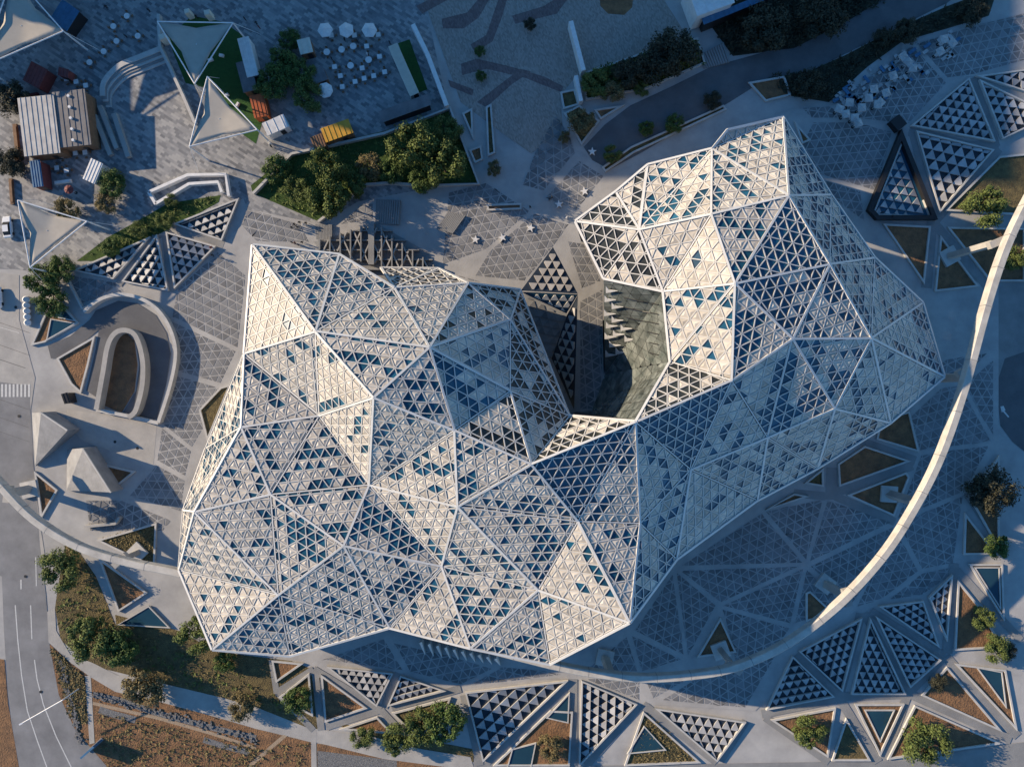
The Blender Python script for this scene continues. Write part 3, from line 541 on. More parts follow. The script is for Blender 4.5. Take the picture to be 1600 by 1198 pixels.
# ---------------------------------------------------------------- elevated track on pillars
def smooth(pts, n=6):
    out = []
    for i in range(len(pts)-1):
        p0, p1, p2, p3 = (Vector(pts[min(max(i+k, 0), len(pts)-1)]) for k in (-1, 0, 1, 2))
        for j in range(n):
            t = j/n; out.append(.5*((2*p1)+(p2-p0)*t+(2*p0-5*p1+4*p2-p3)*t*t+(3*p1-p0-3*p2+p3)*t**3))
    return out+[Vector(pts[-1])]
def sweep(path, wd, dz):
    mb = MB(); vs = []
    for i, p in enumerate(path):
        d = (path[min(i+1, len(path)-1)]-path[max(i-1, 0)]); d.z = 0; d.normalize(); s_ = Vector((-d.y, d.x, 0))*wd/2
        z1 = p.z; z0 = z1-dz
        for sg, z in ((1, z0), (1, z1-.15), (.82, z1), (-.82, z1), (-1, z1-.15), (-1, z0)): vs.append(Vector((p.x, p.y, z))+s_*sg)
    n = len(path); fs = [(i*6+k, i*6+(k+1) % 6, (i+1)*6+(k+1) % 6, (i+1)*6+k) for i in range(n-1) for k in range(6)]
    return mb.add(vs, fs+[(5, 4, 3, 2, 1, 0), tuple((n-1)*6+k for k in range(6))])
trk = empty('elevated_track', 'white elevated monorail track curving around and under the building', 'track', at=P(1400, 850))
track_px = ([(-40, 715, 9), (0, 762, 9), (50, 812, 9), (120, 855, 9), (200, 880, 9), (282, 897, 9.2), (420, 935, 9.5), (640, 985, 10.5), (860, 1040, 11.3)], [(860, 1040, 11.3), (920, 1052, 11.4), (1000, 1061, 11.5), (1080, 1057, 11.5), (1150, 1044, 11.6), (1230, 1008, 11.8), (1310, 948, 12.1), (1380, 873, 12.7), (1430, 797, 13.4), (1473, 712, 15), (1510, 605, 16.8), (1545, 478, 17.2), (1573, 392, 17.3), (1605, 322, 17.3), (1650, 240, 16.6)])
for seg in track_px: sweep([P(p.x, p.y, p.z) for p in smooth(seg)], 1.4, 1.7).build('track_beam', M['beam'], trk)
for seg in track_px:
    pp = [P(p.x, p.y, p.z) for p in smooth(seg)]
    for a, b in list(zip(pp, pp[1:]))[2::4]:
        d = (b-a).normalized(); MB().box(a-Vector((0, 0, .86)), .12, 1.46, 1.74, math.atan2(d.y, d.x), False).build('joint', M['concrete2'], trk)
def track_z(x, y): return min((abs(q[0]-x)+abs(q[1]-y), q[2]) for sgm in track_px for q in smooth(sgm))[1]
for i, (b, t, lab) in enumerate((((1505, 398), (1561, 378), 'track pillar in the upper right bed'), ((1385, 768), (1438, 786), 'track pillar standing in the trapezoid bed right of the building'), ((1280, 908), (1325, 934), 'track pillar in the dark bed of the lower right plaza'), ((1125, 992), (1148, 1044), 'track pillar in the triangular plaza bed'), ((940, 1015), (955, 1056), 'track pillar next to the lower roof tip'), ((225, 838), (186, 876), 'track pillar leaning over the tan bed at left'), ((70, 748), (10, 772), 'track pillar beside the left road'), ((1478, 588), (1508, 590), 'track pillar at the right tip of the roof'))):
    tp = P(*t, track_z(*t)-1.7); bp = Vector((tp.x, tp.y, 0)); pr = empty('track_pillar', lab, 'pillar', 'pillars of the elevated track', at=bp)
    MB().box(bp, 1.5, 1.1, tp.z-1.2, i*.7).build('shaft', M['concrete'], pr); MB().box(bp+Vector((0, 0, tp.z-1.2)), 3.4, 1.3, 1.2, i*.7+.4).build('head', M['concrete'], pr); MB().box(bp, 3.4, 3.4, .7, .5+i).build('plinth', M['kerb'], pr)
# ---------------------------------------------------------------- concrete wedges, ramp, stairs, walls
for pts, lab in (([(50, 645, .6), (64, 644, 4.5), (106, 672, 4.5), (55, 728, .6)], 'left sloping concrete wedge beside the road'), ([(105, 702, .6), (130, 700, 4.5), (174, 769, 4.5), (104, 766, .6)], 'right sloping concrete wedge near the plaza')):
    wr = empty('concrete_wedge', lab, 'wedge', at=P(pts[0][0], pts[0][1])); t = [P(*p) for p in pts]; MB().prism(ccw(t), .02).build('slab', M['wedge'], wr)
    MB().bar(t[1]+Vector((0, 0, .02)), t[2]+Vector((0, 0, .02)), .3, .3, (0, 0, 1)).build('edge_beam', M['kerb'], wr)
def wall(pts, wd, h, name, label, m='concrete', cat='wall'):
    o = MB(); path = [P(x, y, h) for x, y in pts]; vs = []
    for i, p in enumerate(path):
        d = (path[min(i+1, len(path)-1)]-path[max(i-1, 0)]).normalized(); s_ = Vector((-d.y, d.x, 0))*wd/2
        vs += [p+s_, p-s_, Vector((p.x, p.y, 0))-s_, Vector((p.x, p.y, 0))+s_]
    n = len(path); o.add(vs, [(i*4+k, i*4+(k+1) % 4, (i+1)*4+(k+1) % 4, (i+1)*4+k) for i in range(n-1) for k in range(4)]+[(3, 2, 1, 0), ((n-1)*4, (n-1)*4+1, (n-1)*4+2, (n-1)*4+3)])
    ob = o.build(name, M[m]); return tag(ob, label, cat) if label else ob
sheet('ramp_road', [(75, 540), (110, 525), (140, 500), (150, 485), (185, 470), (215, 474), (243, 492), (260, 520), (267, 552), (260, 600), (245, 655), (190, 648), (213, 610), (218, 570), (212, 530), (197, 518), (183, 520), (172, 530), (165, 555), (150, 620), (135, 610), (150, 545), (155, 515), (100, 560), (80, 560)], 6, M['asphalt2'])
sheet('ramp_bed', [(172, 534), (185, 522), (198, 521), (210, 532), (215, 570), (210, 612), (190, 645), (155, 630), (166, 560)], 5, M['soil'])
wall([(p.x, p.y) for p in smooth([(130, 487), (155, 468), (185, 460), (216, 465), (246, 484), (266, 515), (274, 552), (266, 600), (247, 660)])], .7, 1.6, 'ramp_wall', 'pale curved outer wall of the horseshoe ramp', 'kerb')
wall([(p.x, p.y) for p in smooth([(150, 640), (160, 585), (168, 540), (180, 520), (197, 516), (212, 526), (222, 560), (222, 600), (212, 640), (200, 652)])], 1.0, 2.2, 'ramp_wall', 'inner horseshoe wall around the planted island of the ramp', 'concrete')
wall([(247, 661), (200, 650), (150, 640)], .7, 1.2, 'ramp_wall', 'straight wall closing the lower end of the ramp', 'kerb')
tag(sheet('ramp_apron', [(105, 640), (150, 645), (245, 665), (240, 725), (160, 700), (130, 690), (105, 668)], 5, M['concrete']), kind='structure')
wall([(131, 823), (180, 818), (186, 808)], .5, 1.2, 'low_wall', 'short bent stone wall above the tan bed at left', 'concrete')
wall([(232, 300), (293, 273), (352, 272), (357, 306)], .6, 1.3, 'stair_wall', 'outer white wall of the angled stair at upper left', 'white'); wall([(243, 318), (295, 287), (340, 284), (346, 300)], .6, 1.3, 'stair_wall', 'inner white wall of the angled stair at upper left', 'white'); wall([(232, 300), (243, 319)], .6, 1.3, 'stair_wall', 'short white end wall of the angled stair', 'white')
for i in range(5):
    wall([(p.x-i*0+i*2.4, p.y+i*4.4) for p in smooth([(160, 150), (162, 128), (185, 103), (215, 90), (250, 76)], 3)], 1.1, .9-.17*i, 'amphitheatre_step', ['topmost', 'second', 'middle', 'fourth', 'lowest'][i]+' step of the curved amphitheatre at upper left', 'concrete2' if i % 2 else 'kerb', 'step')
wall([(147, 180), (172, 242)], .9, 1.0, 'low_wall', 'left one of the three parallel low walls beside the grey roof'); wall([(155, 165), (182, 232)], .9, 1.0, 'low_wall', 'middle one of the three parallel low walls beside the grey roof'); wall([(177, 177), (200, 245)], 1.0, 1.0, 'low_wall', 'right one of the three parallel low walls beside the paved court')
wall([(247, 22), (249, 72), (266, 108), (288, 155), (304, 192)], .6, 1.2, 'low_wall', 'long pale wall between the paved court and the sail garden', 'kerb')
wall([(645, 38), (668, 85), (698, 165)], .9, 2.4, 'boundary_wall', 'long white boundary wall right of the turf terrace', 'white'); wall([(892, 33), (912, 110)], .9, 3, 'boundary_wall', 'tall white wall at the edge of the sandy yard', 'white'); wall([(900, 118), (908, 158)], .8, 2.2, 'boundary_wall', 'short sunlit white wall above the ochre bed', 'white')
wall([(395, 302), (455, 240), (600, 208), (703, 168), (748, 287), (660, 290), (610, 285), (570, 288), (497, 346)], .5, 1.1, 'garden_wall', 'low wall bordering the raised green garden with round trees', 'kerb'); wall([(100, 428), (128, 482), (150, 470)], .4, .8, 'kerb_wall', 'kerb wall between the trees and the paving above the ramp', 'kerb')
for k, (poly, d, lab) in enumerate((([(588, 312), (627, 314), (624, 352), (586, 350)], (1, 0), 'broad stair with upright treads above the sunken garden'), ([(492, 350), (520, 352), (520, 378), (494, 374)], (1, 0), 'small stair left of the sunken garden'), ([(700, 330), (728, 338), (708, 366), (682, 358)], (1, .3), 'tilted stair right of the sunken garden'), ([(1090, 88), (1130, 68), (1140, 98), (1100, 108)], (.3, 1), 'stair beside the dark tree near the service road'))):
    pts = [P(*p) for p in poly]; sr = empty('stair', lab, 'stair', at=pts[0])
    for i in range(11):
        a = pts[0].lerp(pts[1], i/11); b = pts[3].lerp(pts[2], i/11); a2 = pts[0].lerp(pts[1], (i+.8)/11); b2 = pts[3].lerp(pts[2], (i+.8)/11); MB().prism(ccw([a, a2, b2, b]), .02, .12+.05*i).build('tread', M['concrete2'], sr)
# sunken garden lattice above the western roof
lg = empty('sunken_lattice', 'sunken garden of concrete lattice fins above the western roof', 'lattice', at=P(600, 400))
mesh('floor', [P(490, 378, .1), P(590, 350, .1), P(670, 395, .1), P(680, 420, .1), P(600, 440, .1), P(510, 400, .1)], [(0, 1, 2, 3, 4, 5)], M['concrete2'], lg)
for i, x in enumerate(range(502, 682, 16)):
    y0 = 380-(x-490)*.32 if x < 590 else 352+(x-590)*.72; y1 = 392+(x-500)*.28 if x < 600 else 425
    MB().bar(P(x, y0, .1), P(x, y1, .1), .28 if i != 5 else 1.2, 1.5, (0, 0, 1)).build('fin', M['concrete2'], lg)
for k in range(-1, 9):
    for sg in (1, -1):
        c0 = 505+k*22; pts = [(c0+sg*t*34, 352+t*72) for t in (i/12 for i in range(13))]
        pts = [p for p in pts if 496 < p[0] < 682 and (380-(p[0]-490)*.32 if p[0] < 590 else 352+(p[0]-590)*.72) < p[1] < (392+(p[0]-500)*.28 if p[0] < 600 else 425)]
        if len(pts) > 2: MB().bar(P(*pts[0], .1), P(*pts[-1], .1), .26, 1.25, (0, 0, 1)).build('cross_fin', M['concrete'], lg)
for y in range(362, 424, 15): MB().bar(P(max(495, 590-(y-350)*3), y, .1), P(min(680, 590+(y-345)*1.4), y, .1), .24, 1.1, (0, 0, 1)).build('cross_fin', M['concrete2'], lg)
# ---------------------------------------------------------------- shade sails
def sail(cs, label, mast=None):
    c = [P(*p) for p in cs]; ctr = sum(c, Vector())/3; r = empty('shade_sail', label, 'shade sail', 'cream shade sails', at=Vector((ctr.x, ctr.y, 0)))
    n = 12; vs, fs, idx = [], [], {}
    for i in range(n+1):
        for j in range(n+1-i):
            a, b = i/n, j/n; k = 1-a-b; p = c[0]*a+c[1]*b+c[2]*k
            bow = .30*(1-(max(a, b, k)-1/3)*1.5)*(1-27*a*b*k)
            p = p+(ctr-p)*bow; p.z -= 1.0*(1-max(a, b, k)); idx[i, j] = len(vs); vs.append(p)
    for i in range(n):
        for j in range(n-i):
            fs.append((idx[i, j], idx[i+1, j], idx[i, j+1]))
            if j < n-i-1: fs.append((idx[i+1, j], idx[i+1, j+1], idx[i, j+1]))
    me = mesh('fabric', vs, fs, M['sail'], r, True); sm = me.modifiers.new('thick', 'SOLIDIFY'); sm.thickness = .05
    for i in range(3):
        MB().tube(c[i], c[(i+1) % 3], .13).build('frame_tube', M['steel'], r); MB().tube((c[i].x, c[i].y, 0), c[i], .2, .14).build('mast', M['steel'], r)
        q = c[i]+(c[i]-ctr).normalized()*3.2; MB().tube(c[i], (q.x, q.y, .1), .045).build('stay', M['steel'], r)
    MB().tube(ctr-Vector((0, 0, 1.0)), ctr-Vector((0, 0, .5)), .3, .05).build('cap', M['steel'], r)
sail([(20, -40, 9), (99, 49, 8), (-30, 105, 9)], 'cream shade sail at the upper left corner with a shadow across it')
sail([(246, 34, 9), (364, 36, 8), (304, 131, 8)], 'upper cream shade sail over the turf garden'); sail([(324, 120, 8), (402, 203, 8), (296, 229, 9)], 'lower cream shade sail next to the turf garden'); sail([(28, 313, 9), (136, 346, 8), (47, 418, 8)], 'cream shade sail beside the parked white car')
# ---------------------------------------------------------------- kiosks and huts
def hut(cx, cy, lx, ly, rot, h, label, wallm, roofm, ribs=5, cat='kiosk', name='kiosk', pitch=.3, vents=0):
    c = P(cx, cy, h); c.z = 0; r = empty(name, label, cat, at=c); a = R(rot)
    MB().box(c, lx*S*.94, ly*S*.94, h, a).build('wall', M[wallm], r)
    ca, sa = math.cos(a), math.sin(a); W, D = lx*S/2, ly*S/2; T = lambda x, y, z: c+Vector((x*ca-y*sa, x*sa+y*ca, z))
    rf = MB().add([T(-W, -D, h), T(W, -D, h), T(W, D, h+pitch), T(-W, D, h+pitch), T(-W, -D, h+.12), T(W, -D, h+.12), T(W, D, h+pitch+.12), T(-W, D, h+pitch+.12)], [(3, 2, 1, 0), (4, 5, 6, 7), (0, 1, 5, 4), (1, 2, 6, 5), (2, 3, 7, 6), (3, 0, 4, 7)]).build('roof', M[roofm], r)
    for i in range(ribs):
        x = -W+2*W*(i+.5)/ribs; MB().bar(T(x, -D, h+.125), T(x, D, h+pitch+.125), .1, .07, (0, 0, 1)).build('roof_rib', M[roofm], rf)
    for i in range(vents): MB().tube(T(0, -D+2*D*(i+.5)/vents, h+.1), T(0, -D+2*D*(i+.5)/vents, h+.7), .3).build('roof_vent', M['steel'], rf)
    MB().box(T(W*.3, -D*.94-.02, .1), 1.0, .08, 2.0, a).build('door', M['black'], r)
hut(62, 197, 55, 88, 6, 4.2, 'restaurant wing with bright ribbed sheet roof at upper left', 'timber', 'sheet', 7, 'pavilion', 'pavilion'); hut(113, 186, 50, 84, 6, 4.0, 'restaurant wing with dull grey roof and round vents at upper left', 'timber', 'greyroof', 6, 'pavilion', 'pavilion', .3, 5)
hut(56, 118, 28, 32, -28, 3, 'maroon kiosk above the ribbed restaurant roof', 'maroon', 'maroon'); hut(100, 114, 16, 12, -15, 2.6, 'small maroon and violet hut right of the maroon kiosk', 'maroon', 'maroon', 3); hut(58, 272, 16, 40, 6, 3, 'blue roofed kiosk below the restaurant', 'maroon', 'blue', 4); hut(146, 268, 20, 34, -25, 2.8, 'white roofed stall beside the round tree at left', 'white', 'white', 4)
hut(102, 25, 32, 36, -35, 3, 'blue roofed kiosk with white side benches right of the corner sail', 'black', 'blue', 4); hut(388, 90, 18, 60, 14, 3, 'long pale blue roof beside the turf garden', 'white', 'white', 5); hut(386, 120, 22, 46, 14, 2.7, 'grey slatted roof beside the turf garden', 'timber', 'greyroof', 7); hut(405, 166, 22, 34, 12, 2.6, 'orange kiosk beside the white tent', 'orange', 'orange', 4); hut(431, 196, 36, 20, 24, 2.6, 'white tent roof below the orange kiosk', 'white', 'white', 3); hut(527, 205, 45, 22, 20, 3, 'yellow roofed kiosk on the lower edge of the dining terrace', 'timber', 'yellow', 6); hut(498, 222, 20, 20, 20, 2.6, 'brown slatted hut left of the yellow roof', 'timber', 'timber', 5)
hut(477, 73, 20, 22, 14, 2.6, 'beige square stall roof at the left of the dining terrace', 'timber', 'canvas', 2); hut(498, 118, 22, 22, 22, 2.4, 'dull brown square stall roof above the big umbrella', 'timber', 'greyroof', 3); hut(631, 110, 15, 82, 24, 2.8, 'long cream awning along the turf terrace', 'white', 'canvas', 9, 'awning', 'awning'); hut(633, 170, 80, 17, 20, 2.6, 'dark grey flat roof bar at the lower end of the dining terrace', 'black', 'greyroof', 3)
hut(1110, -8, 60, 48, 20, 6, 'white flat roof cut by the top edge', 'white', 'white', 5, 'building', 'shed'); hut(1150, 14, 110, 9, 22, 3.5, 'dark blue truss roof along the white building at the top', 'black', 'blue', 14, 'shed', 'shed')
tag(sheet('turf_mat', [(622, 68), (640, 62), (668, 140), (650, 147)], 4, M['turf'], None), 'bright green turf mat beside the cream awning', 'mat')
# ---------------------------------------------------------------- umbrellas and tables
def umbrella(cx, cy, rad, label, group, m='canvas', n=8, h=2.6):
    c = P(cx, cy, h); c.z = 0; r = empty('parasol', label, 'umbrella', group, at=c); R0 = rad*S
    rim = [c+Vector((R0*math.cos(2*math.pi*i/n+cx), R0*math.sin(2*math.pi*i/n+cx), h)) for i in range(n)]; top = c+Vector((0, 0, h+R0*(.38 if n > 4 else .2)))
    MB().add(rim+[top]+[p-Vector((0, 0, .2)) for p in rim], [(i, (i+1) % n, n) for i in range(n)]+[(n+1+i, n+1+(i+1) % n, (i+1) % n, i) for i in range(n)]).build('canopy', M[m], r)
    MB().tube(c, top, .04).build('pole', M['steel'], r); MB().tube(c, c+Vector((0, 0, .1)), .35).build('base', M['black'], r)
    for p in rim: MB().bar(p, top, .05, .05, (0, 0, 1)).build('rib', M[m], r)
for x, lab in ((508, 'left one of three white umbrellas at the top of the terrace'), (541, 'middle one of three white umbrellas at the top of the terrace'), (577, 'right one of three white umbrellas at the top of the terrace')): umbrella(x, 47, 12, lab, 'terrace umbrellas', 'white', 6)
umbrella(508, 141, 12, 'single large round umbrella beside the olive tree', 'terrace umbrellas', 'white', 8)
umbrella(107, 296, 7, 'small red parasol in the restaurant yard at left', None, 'maroon', 8)
ul = [(1312, 170), (1322, 178), (1328, 160), (1336, 184), (1347, 168), (1358, 153), (1366, 139), (1376, 160), (1385, 145), (1396, 118), (1412, 88), (1420, 97), (1427, 106), (1476, 61), (1489, 67), (1470, 80), (1341, 192), (1372, 163)]
ORD = 'first second third fourth fifth sixth seventh eighth ninth tenth eleventh twelfth thirteenth fourteenth fifteenth sixteenth seventeenth eighteenth'.split()
for i, (x, y) in enumerate(sorted(ul)): umbrella(x, y, 8.5, ORD[i]+' pale square parasol from the left on the crowded upper right terrace', 'square parasols of the crowded terrace', 'sheet', 4)
for i in range(85):
    t = rnd.random(); x = 1305+t*190+rnd.uniform(-12, 12); y = 172-t*112+rnd.uniform(-24, 24); c = P(x, y)
    t_ = MB().box(c+Vector((0, 0, .3)), rnd.uniform(.6, 1.9), .7, .15, .6 if i % 2 else -.9).build('terrace_seat', M['blade' if i % 3 else 'blue']); tag(t_, 'low pale seat among the parasols of the crowded terrace', 'seat', 'seats of the crowded terrace')
def table(x, y, rnd_, label, group, sz=1.15):
    c = P(x, y); r = empty('table', label, 'table', group, at=c)
    mb = MB()
    if rnd_: mb.tube(c+Vector((0, 0, .72)), c+Vector((0, 0, .77)), sz/2+.05, n=14)
    else: mb.box(c+Vector((0, 0, .72)), sz*.85, sz*.85, .05, .15)
    mb.build('table_top', M['white'], r); MB().tube(c, c+Vector((0, 0, .72)), .05).build('leg', M['black'], r)
    for k in range(4):
        a = k*math.pi/2+.15; q = c+Vector((math.cos(a), math.sin(a), 0))*.95; ch = empty('chair', 'dark chair beside the '+label, 'chair', 'cafe chairs', at=q)
        MB().box(q+Vector((0, 0, .42)), .42, .42, .06, a).build('seat', M['timber'], ch); MB().box(q+Vector((math.cos(a)*.2, math.sin(a)*.2, .48)), .05, .42, .4, a).build('backrest', M['timber'], ch)
        for u, v in ((-1, -1), (1, -1), (1, 1), (-1, 1)): MB().box(q+Vector((u*.17, v*.17, 0)), .04, .04, .42).build('leg', M['black'], ch)
for i, (x, y) in enumerate(sorted(((512, 84), (535, 80), (553, 75), (577, 96), (549, 105)))): table(x, y, True, ORD[i]+' round white table from the left on the dining terrace', 'round tables of the dining terrace', 1.3)
for i, (x, y) in enumerate(sorted(((574, 75), (594, 91), (524, 107), (533, 121), (567, 109), (602, 115), (585, 121), (570, 125), (556, 130), (536, 138), (519, 58), (555, 58), (592, 57)))): table(x, y, False, ORD[i]+' square white table from the left on the dining terrace', 'square tables of the dining terrace')
for i, (x, y) in enumerate(sorted(((107, 126), (122, 130), (137, 136), (99, 245), (121, 241), (136, 240), (92, 264), (107, 268)))): table(x, y, False, ORD[i]+' square pale table from the left on the restaurant yard', 'tables of the restaurant yard')
for i, (x, y) in enumerate(sorted(((180, 44), (218, 59), (185, 67), (165, 83), (143, 100), (201, 28)))): table(x, y, True, ORD[i]+' round white table from the left on the slate plaza', 'tables of the slate plaza')
# ---------------------------------------------------------------- star benches, vehicles, lamp posts, people
def star(x, y, rot, lab):
    c = P(x, y); vs = []
    for i in range(10):
        a = rot+math.pi*i/5; q = .95 if i % 2 == 0 else .36; vs.append(c+Vector((q*math.cos(a), q*math.sin(a), 0)))
    o = MB().prism(vs, .12, .5).build('star_bench', M['white']); tag(o, lab, 'bench', 'star benches')
for x, y, a, lab in ((743, 375, .2, 'leftmost white star bench on the plaza'), (785, 372, .6, 'largest white star bench in the sunlit patch'), (829, 357, .1, 'white star bench left of the roof tip, lower one'), (873, 320, .4, 'white star bench close to the roof tip'), (913, 300, .5, 'topmost white star bench beside the building'), (925, 238, .3, 'small white star bench at the end of the service road')): star(x, y, a, lab)
def car(x, y, rot, label, m):
    c = P(x, y); r = empty('parked_car', label, 'car', at=c); a = R(rot); ca, sa = math.cos(a), math.sin(a); T = lambda u, v, z: c+Vector((u*ca-v*sa, u*sa+v*ca, z))
    sec = [(-2.25, .75, .55, .78), (-2.1, .86, .4, .95), (-1.3, .9, .35, 1.0), (0, .9, .35, 1.0), (1.2, .9, .35, .96), (2.0, .84, .4, .82), (2.25, .7, .5, .66)]; vs = []
    for u, hw, z0, z1 in sec: vs += [T(u, -hw, z0), T(u, -hw, z1-.1), T(u, -hw*.86, z1), T(u, hw*.86, z1), T(u, hw, z1-.1), T(u, hw, z0)]
    n = len(sec); MB().add(vs, [(i*6+k, i*6+(k+1) % 6, (i+1)*6+(k+1) % 6, (i+1)*6+k) for i in range(n-1) for k in range(6)]+[(0, 1, 2, 3, 4, 5), tuple(range(n*6-1, n*6-7, -1))]).build('body', M[m], r)
    q = [T(-1.75, -.72, .98), T(1.05, -.72, .95), T(1.05, .72, .95), T(-1.75, .72, .98), T(-1.1, -.58, 1.42), T(.3, -.58, 1.44), T(.3, .58, 1.44), T(-1.1, .58, 1.42)]
    MB().add(q, [(0, 1, 5, 4), (1, 2, 6, 5), (2, 3, 7, 6), (3, 0, 4, 7)]).build('windows', M['black'], r); MB().add([p+Vector((0, 0, .03)) for p in q[4:]]+q[4:], [(0, 1, 2, 3), (4, 5, 1, 0), (5, 6, 2, 1), (6, 7, 3, 2), (7, 4, 0, 3)]).build('roof', M[m], r)
    for u in (-1.4, 1.4):
        for v in (-.85, .85): MB().tube(T(u, v-.1, .33), T(u, v+.1, .33), .33, n=12).build('wheel', M['black'], r)
    for v in (-.6, .6): MB().box(T(2.2, v, .6), .12, .3, .12, a).build('headlight', M['steel'], r)
car(15, 356, 95, 'white parked car beside the left shade sail', 'carpaint'); car(-1, 465, 92, 'white car cut by the left picture edge', 'carpaint')
hut(104, 622, 10, 16, 15, 2.2, 'black gate booth at the start of the ramp apron', 'black', 'black', 2, 'booth', 'gate_booth'); cr = empty('storage_barrels', 'row of white rounded barrels by the trees at left', 'barrels', at=P(41, 485))
for i in range(5): MB().tube(P(41+i*.6, 468+i*9, .1), P(41+i*.6, 468+i*9, 1.1), .75, .6, 12).build('barrel', M['white'], cr)
bm_ = MB(); a_, b_ = P(33, 1130, 5), P(98, 1093, 5.5); bm_.tube(a_, b_, .1); lp = empty('lamp_post', 'thin white lamp arm reaching over the road at lower left', 'lamp post', at=Vector((b_.x, b_.y, 0))); bm_.build('arm', M['steel'], lp); MB().tube((b_.x, b_.y, 0), b_, .12).build('mast', M['steel'], lp); MB().box(a_, .8, .3, .12, .5).build('lamp_head', M['steel'], lp)
sg = empty('sign_panel', 'dark upright sign panel on the open ground at lower left', 'sign', at=P(150, 1162)); MB().bar(P(140, 1172), P(160, 1154), .4, 3.2, (0, 0, 1)).build('panel', M['blue'], sg); MB().bar(P(139, 1173), P(161, 1153), .7, .25, (0, 0, 1)).build('foot', M['concrete2'], sg)
def person_mesh():
    me = bpy.data.meshes.new('body'); J = [((0, 0, .95), .15), ((0, 0, 1.2), .16), ((0, 0, 1.42), .14), ((0, 0, 1.52), .06), ((0, 0, 1.64), .1), ((0, 0, 1.74), .07), ((.1, .02, .5), .08), ((.11, .12, .06), .05), ((-.1, -.02, .5), .08), ((-.11, -.1, .06), .05), ((.22, 0, 1.4), .06), ((.28, .05, 1.12), .045), ((.27, .15, .88), .035), ((-.22, 0, 1.4), .06), ((-.28, -.03, 1.12), .045), ((-.27, .05, .88), .035)]
    me.from_pydata([j[0] for j in J], [(0, 1), (1, 2), (2, 3), (3, 4), (4, 5), (0, 6), (6, 7), (0, 8), (8, 9), (2, 10), (10, 11), (11, 12), (2, 13), (13, 14), (14, 15)], [])
    o = bpy.data.objects.new('tmp', me); col.objects.link(o); o.modifiers.new('s', 'SKIN'); 
    for i, (p, r_) in enumerate(J): me.skin_vertices[0].data[i].radius = (r_, r_)
    me.skin_vertices[0].data[0].use_root = True; o.modifiers.new('d', 'SUBSURF').levels = 1
    dg = bpy.context.evaluated_depsgraph_get(); out = bpy.data.meshes.new_from_object(o.evaluated_get(dg)); bpy.data.objects.remove(o); out.materials.clear(); return out
pm = person_mesh(); pms = []
for m_ in ('cloth', 'white', 'maroon'): q = pm.copy(); q.materials.append(M[m_]); pms.append(q)
ppl = [(462, 352), (466, 356), (470, 349), (476, 353), (458, 357), (480, 350), (463, 381), (468, 384), (474, 380), (458, 380), (858, 313), (862, 310), (885, 342), (828, 325), (403, 40), (407, 46), (236, 20), (385, 33), (170, 15), (200, 60), (426, 231), (425, 228), (1374, 334), (1390, 340), (333, 388), (335, 400), (310, 30), (540, 65), (610, 70), (520, 95), (575, 88), (560, 68)]
for i, (x, y) in enumerate(ppl):
    o = bpy.data.objects.new('person', pms[0 if i % 3 else (i//3) % 3]); col.objects.link(o); o.location = P(x, y); o.location.z = .06; o.rotation_euler.z = rnd.uniform(0, 6.3)
    lab = ['standing person in dark clothes in a group near the western roof tip', 'person in dark clothes crossing the plaza near the star benches', 'small standing person on the upper left plazas or terraces', 'person on the walkway right of the building']
    k = 0 if i < 10 else 1 if i < 14 else 3 if 22 <= i < 24 else 2; tag(o, lab[k], 'person', ['group near the western roof tip', 'walkers near the star benches', 'people on the upper left plazas', 'walkers right of the building'][k])
# ---------------------------------------------------------------- trees
def tree_proto(seed, m, n=6500, leaf=.34, flat=.75):
    r = random.Random(seed); root = bpy.data.objects.new('tree', None); col.objects.link(root)
    mb = MB(); mb.tube((0, 0, 0), (.02, .03, .45), .05, .035, 7)
    cl = []
    for i in range(30):
        a = r.uniform(0, 6.283); q = math.sqrt(r.random())*.82; z = .72+(r.uniform(-.28, .34))*math.sqrt(max(0, 1-q*q))*flat/.75; cl.append((Vector((q*math.cos(a), q*math.sin(a), z)), r.uniform(.12, .36)))
    for c, _ in cl[:9]: mb.tube((.02, .03, .42), c, .03, .008, 5)
    mb.build('trunk', M['bark'], root); lf = MB()
    for i in range(n):
        c, rr = cl[r.randrange(30)]; d = Vector((r.gauss(0, 1), r.gauss(0, 1), r.gauss(0, 1))).normalized(); p = c+d*rr*(r.random()**.4)*(1+abs(r.gauss(0, .16))); s_ = leaf*.13*r.uniform(.6, 1.4)
        nn = (d+Vector((r.gauss(0, .5), r.gauss(0, .5), r.gauss(0, .5)+.3))).normalized(); x = nn.orthogonal().normalized(); y = nn.cross(x); a = r.uniform(0, 6.3); u = x*math.cos(a)+y*math.sin(a); v = nn.cross(u)
        lf.add([p-u*s_, p+v*s_*.6, p+u*s_*1.2, p-v*s_*.6], [(0, 1, 2, 3)])
    lf.build('crown', M[m], root); return root
protos = {k: [tree_proto(s*7+i, m) for i in range(2)] for s, (k, m) in enumerate((('o', 'leaf'), ('g', 'leaf2'), ('d', 'leaf3'), ('k', 'leaf4')))}; used = set()
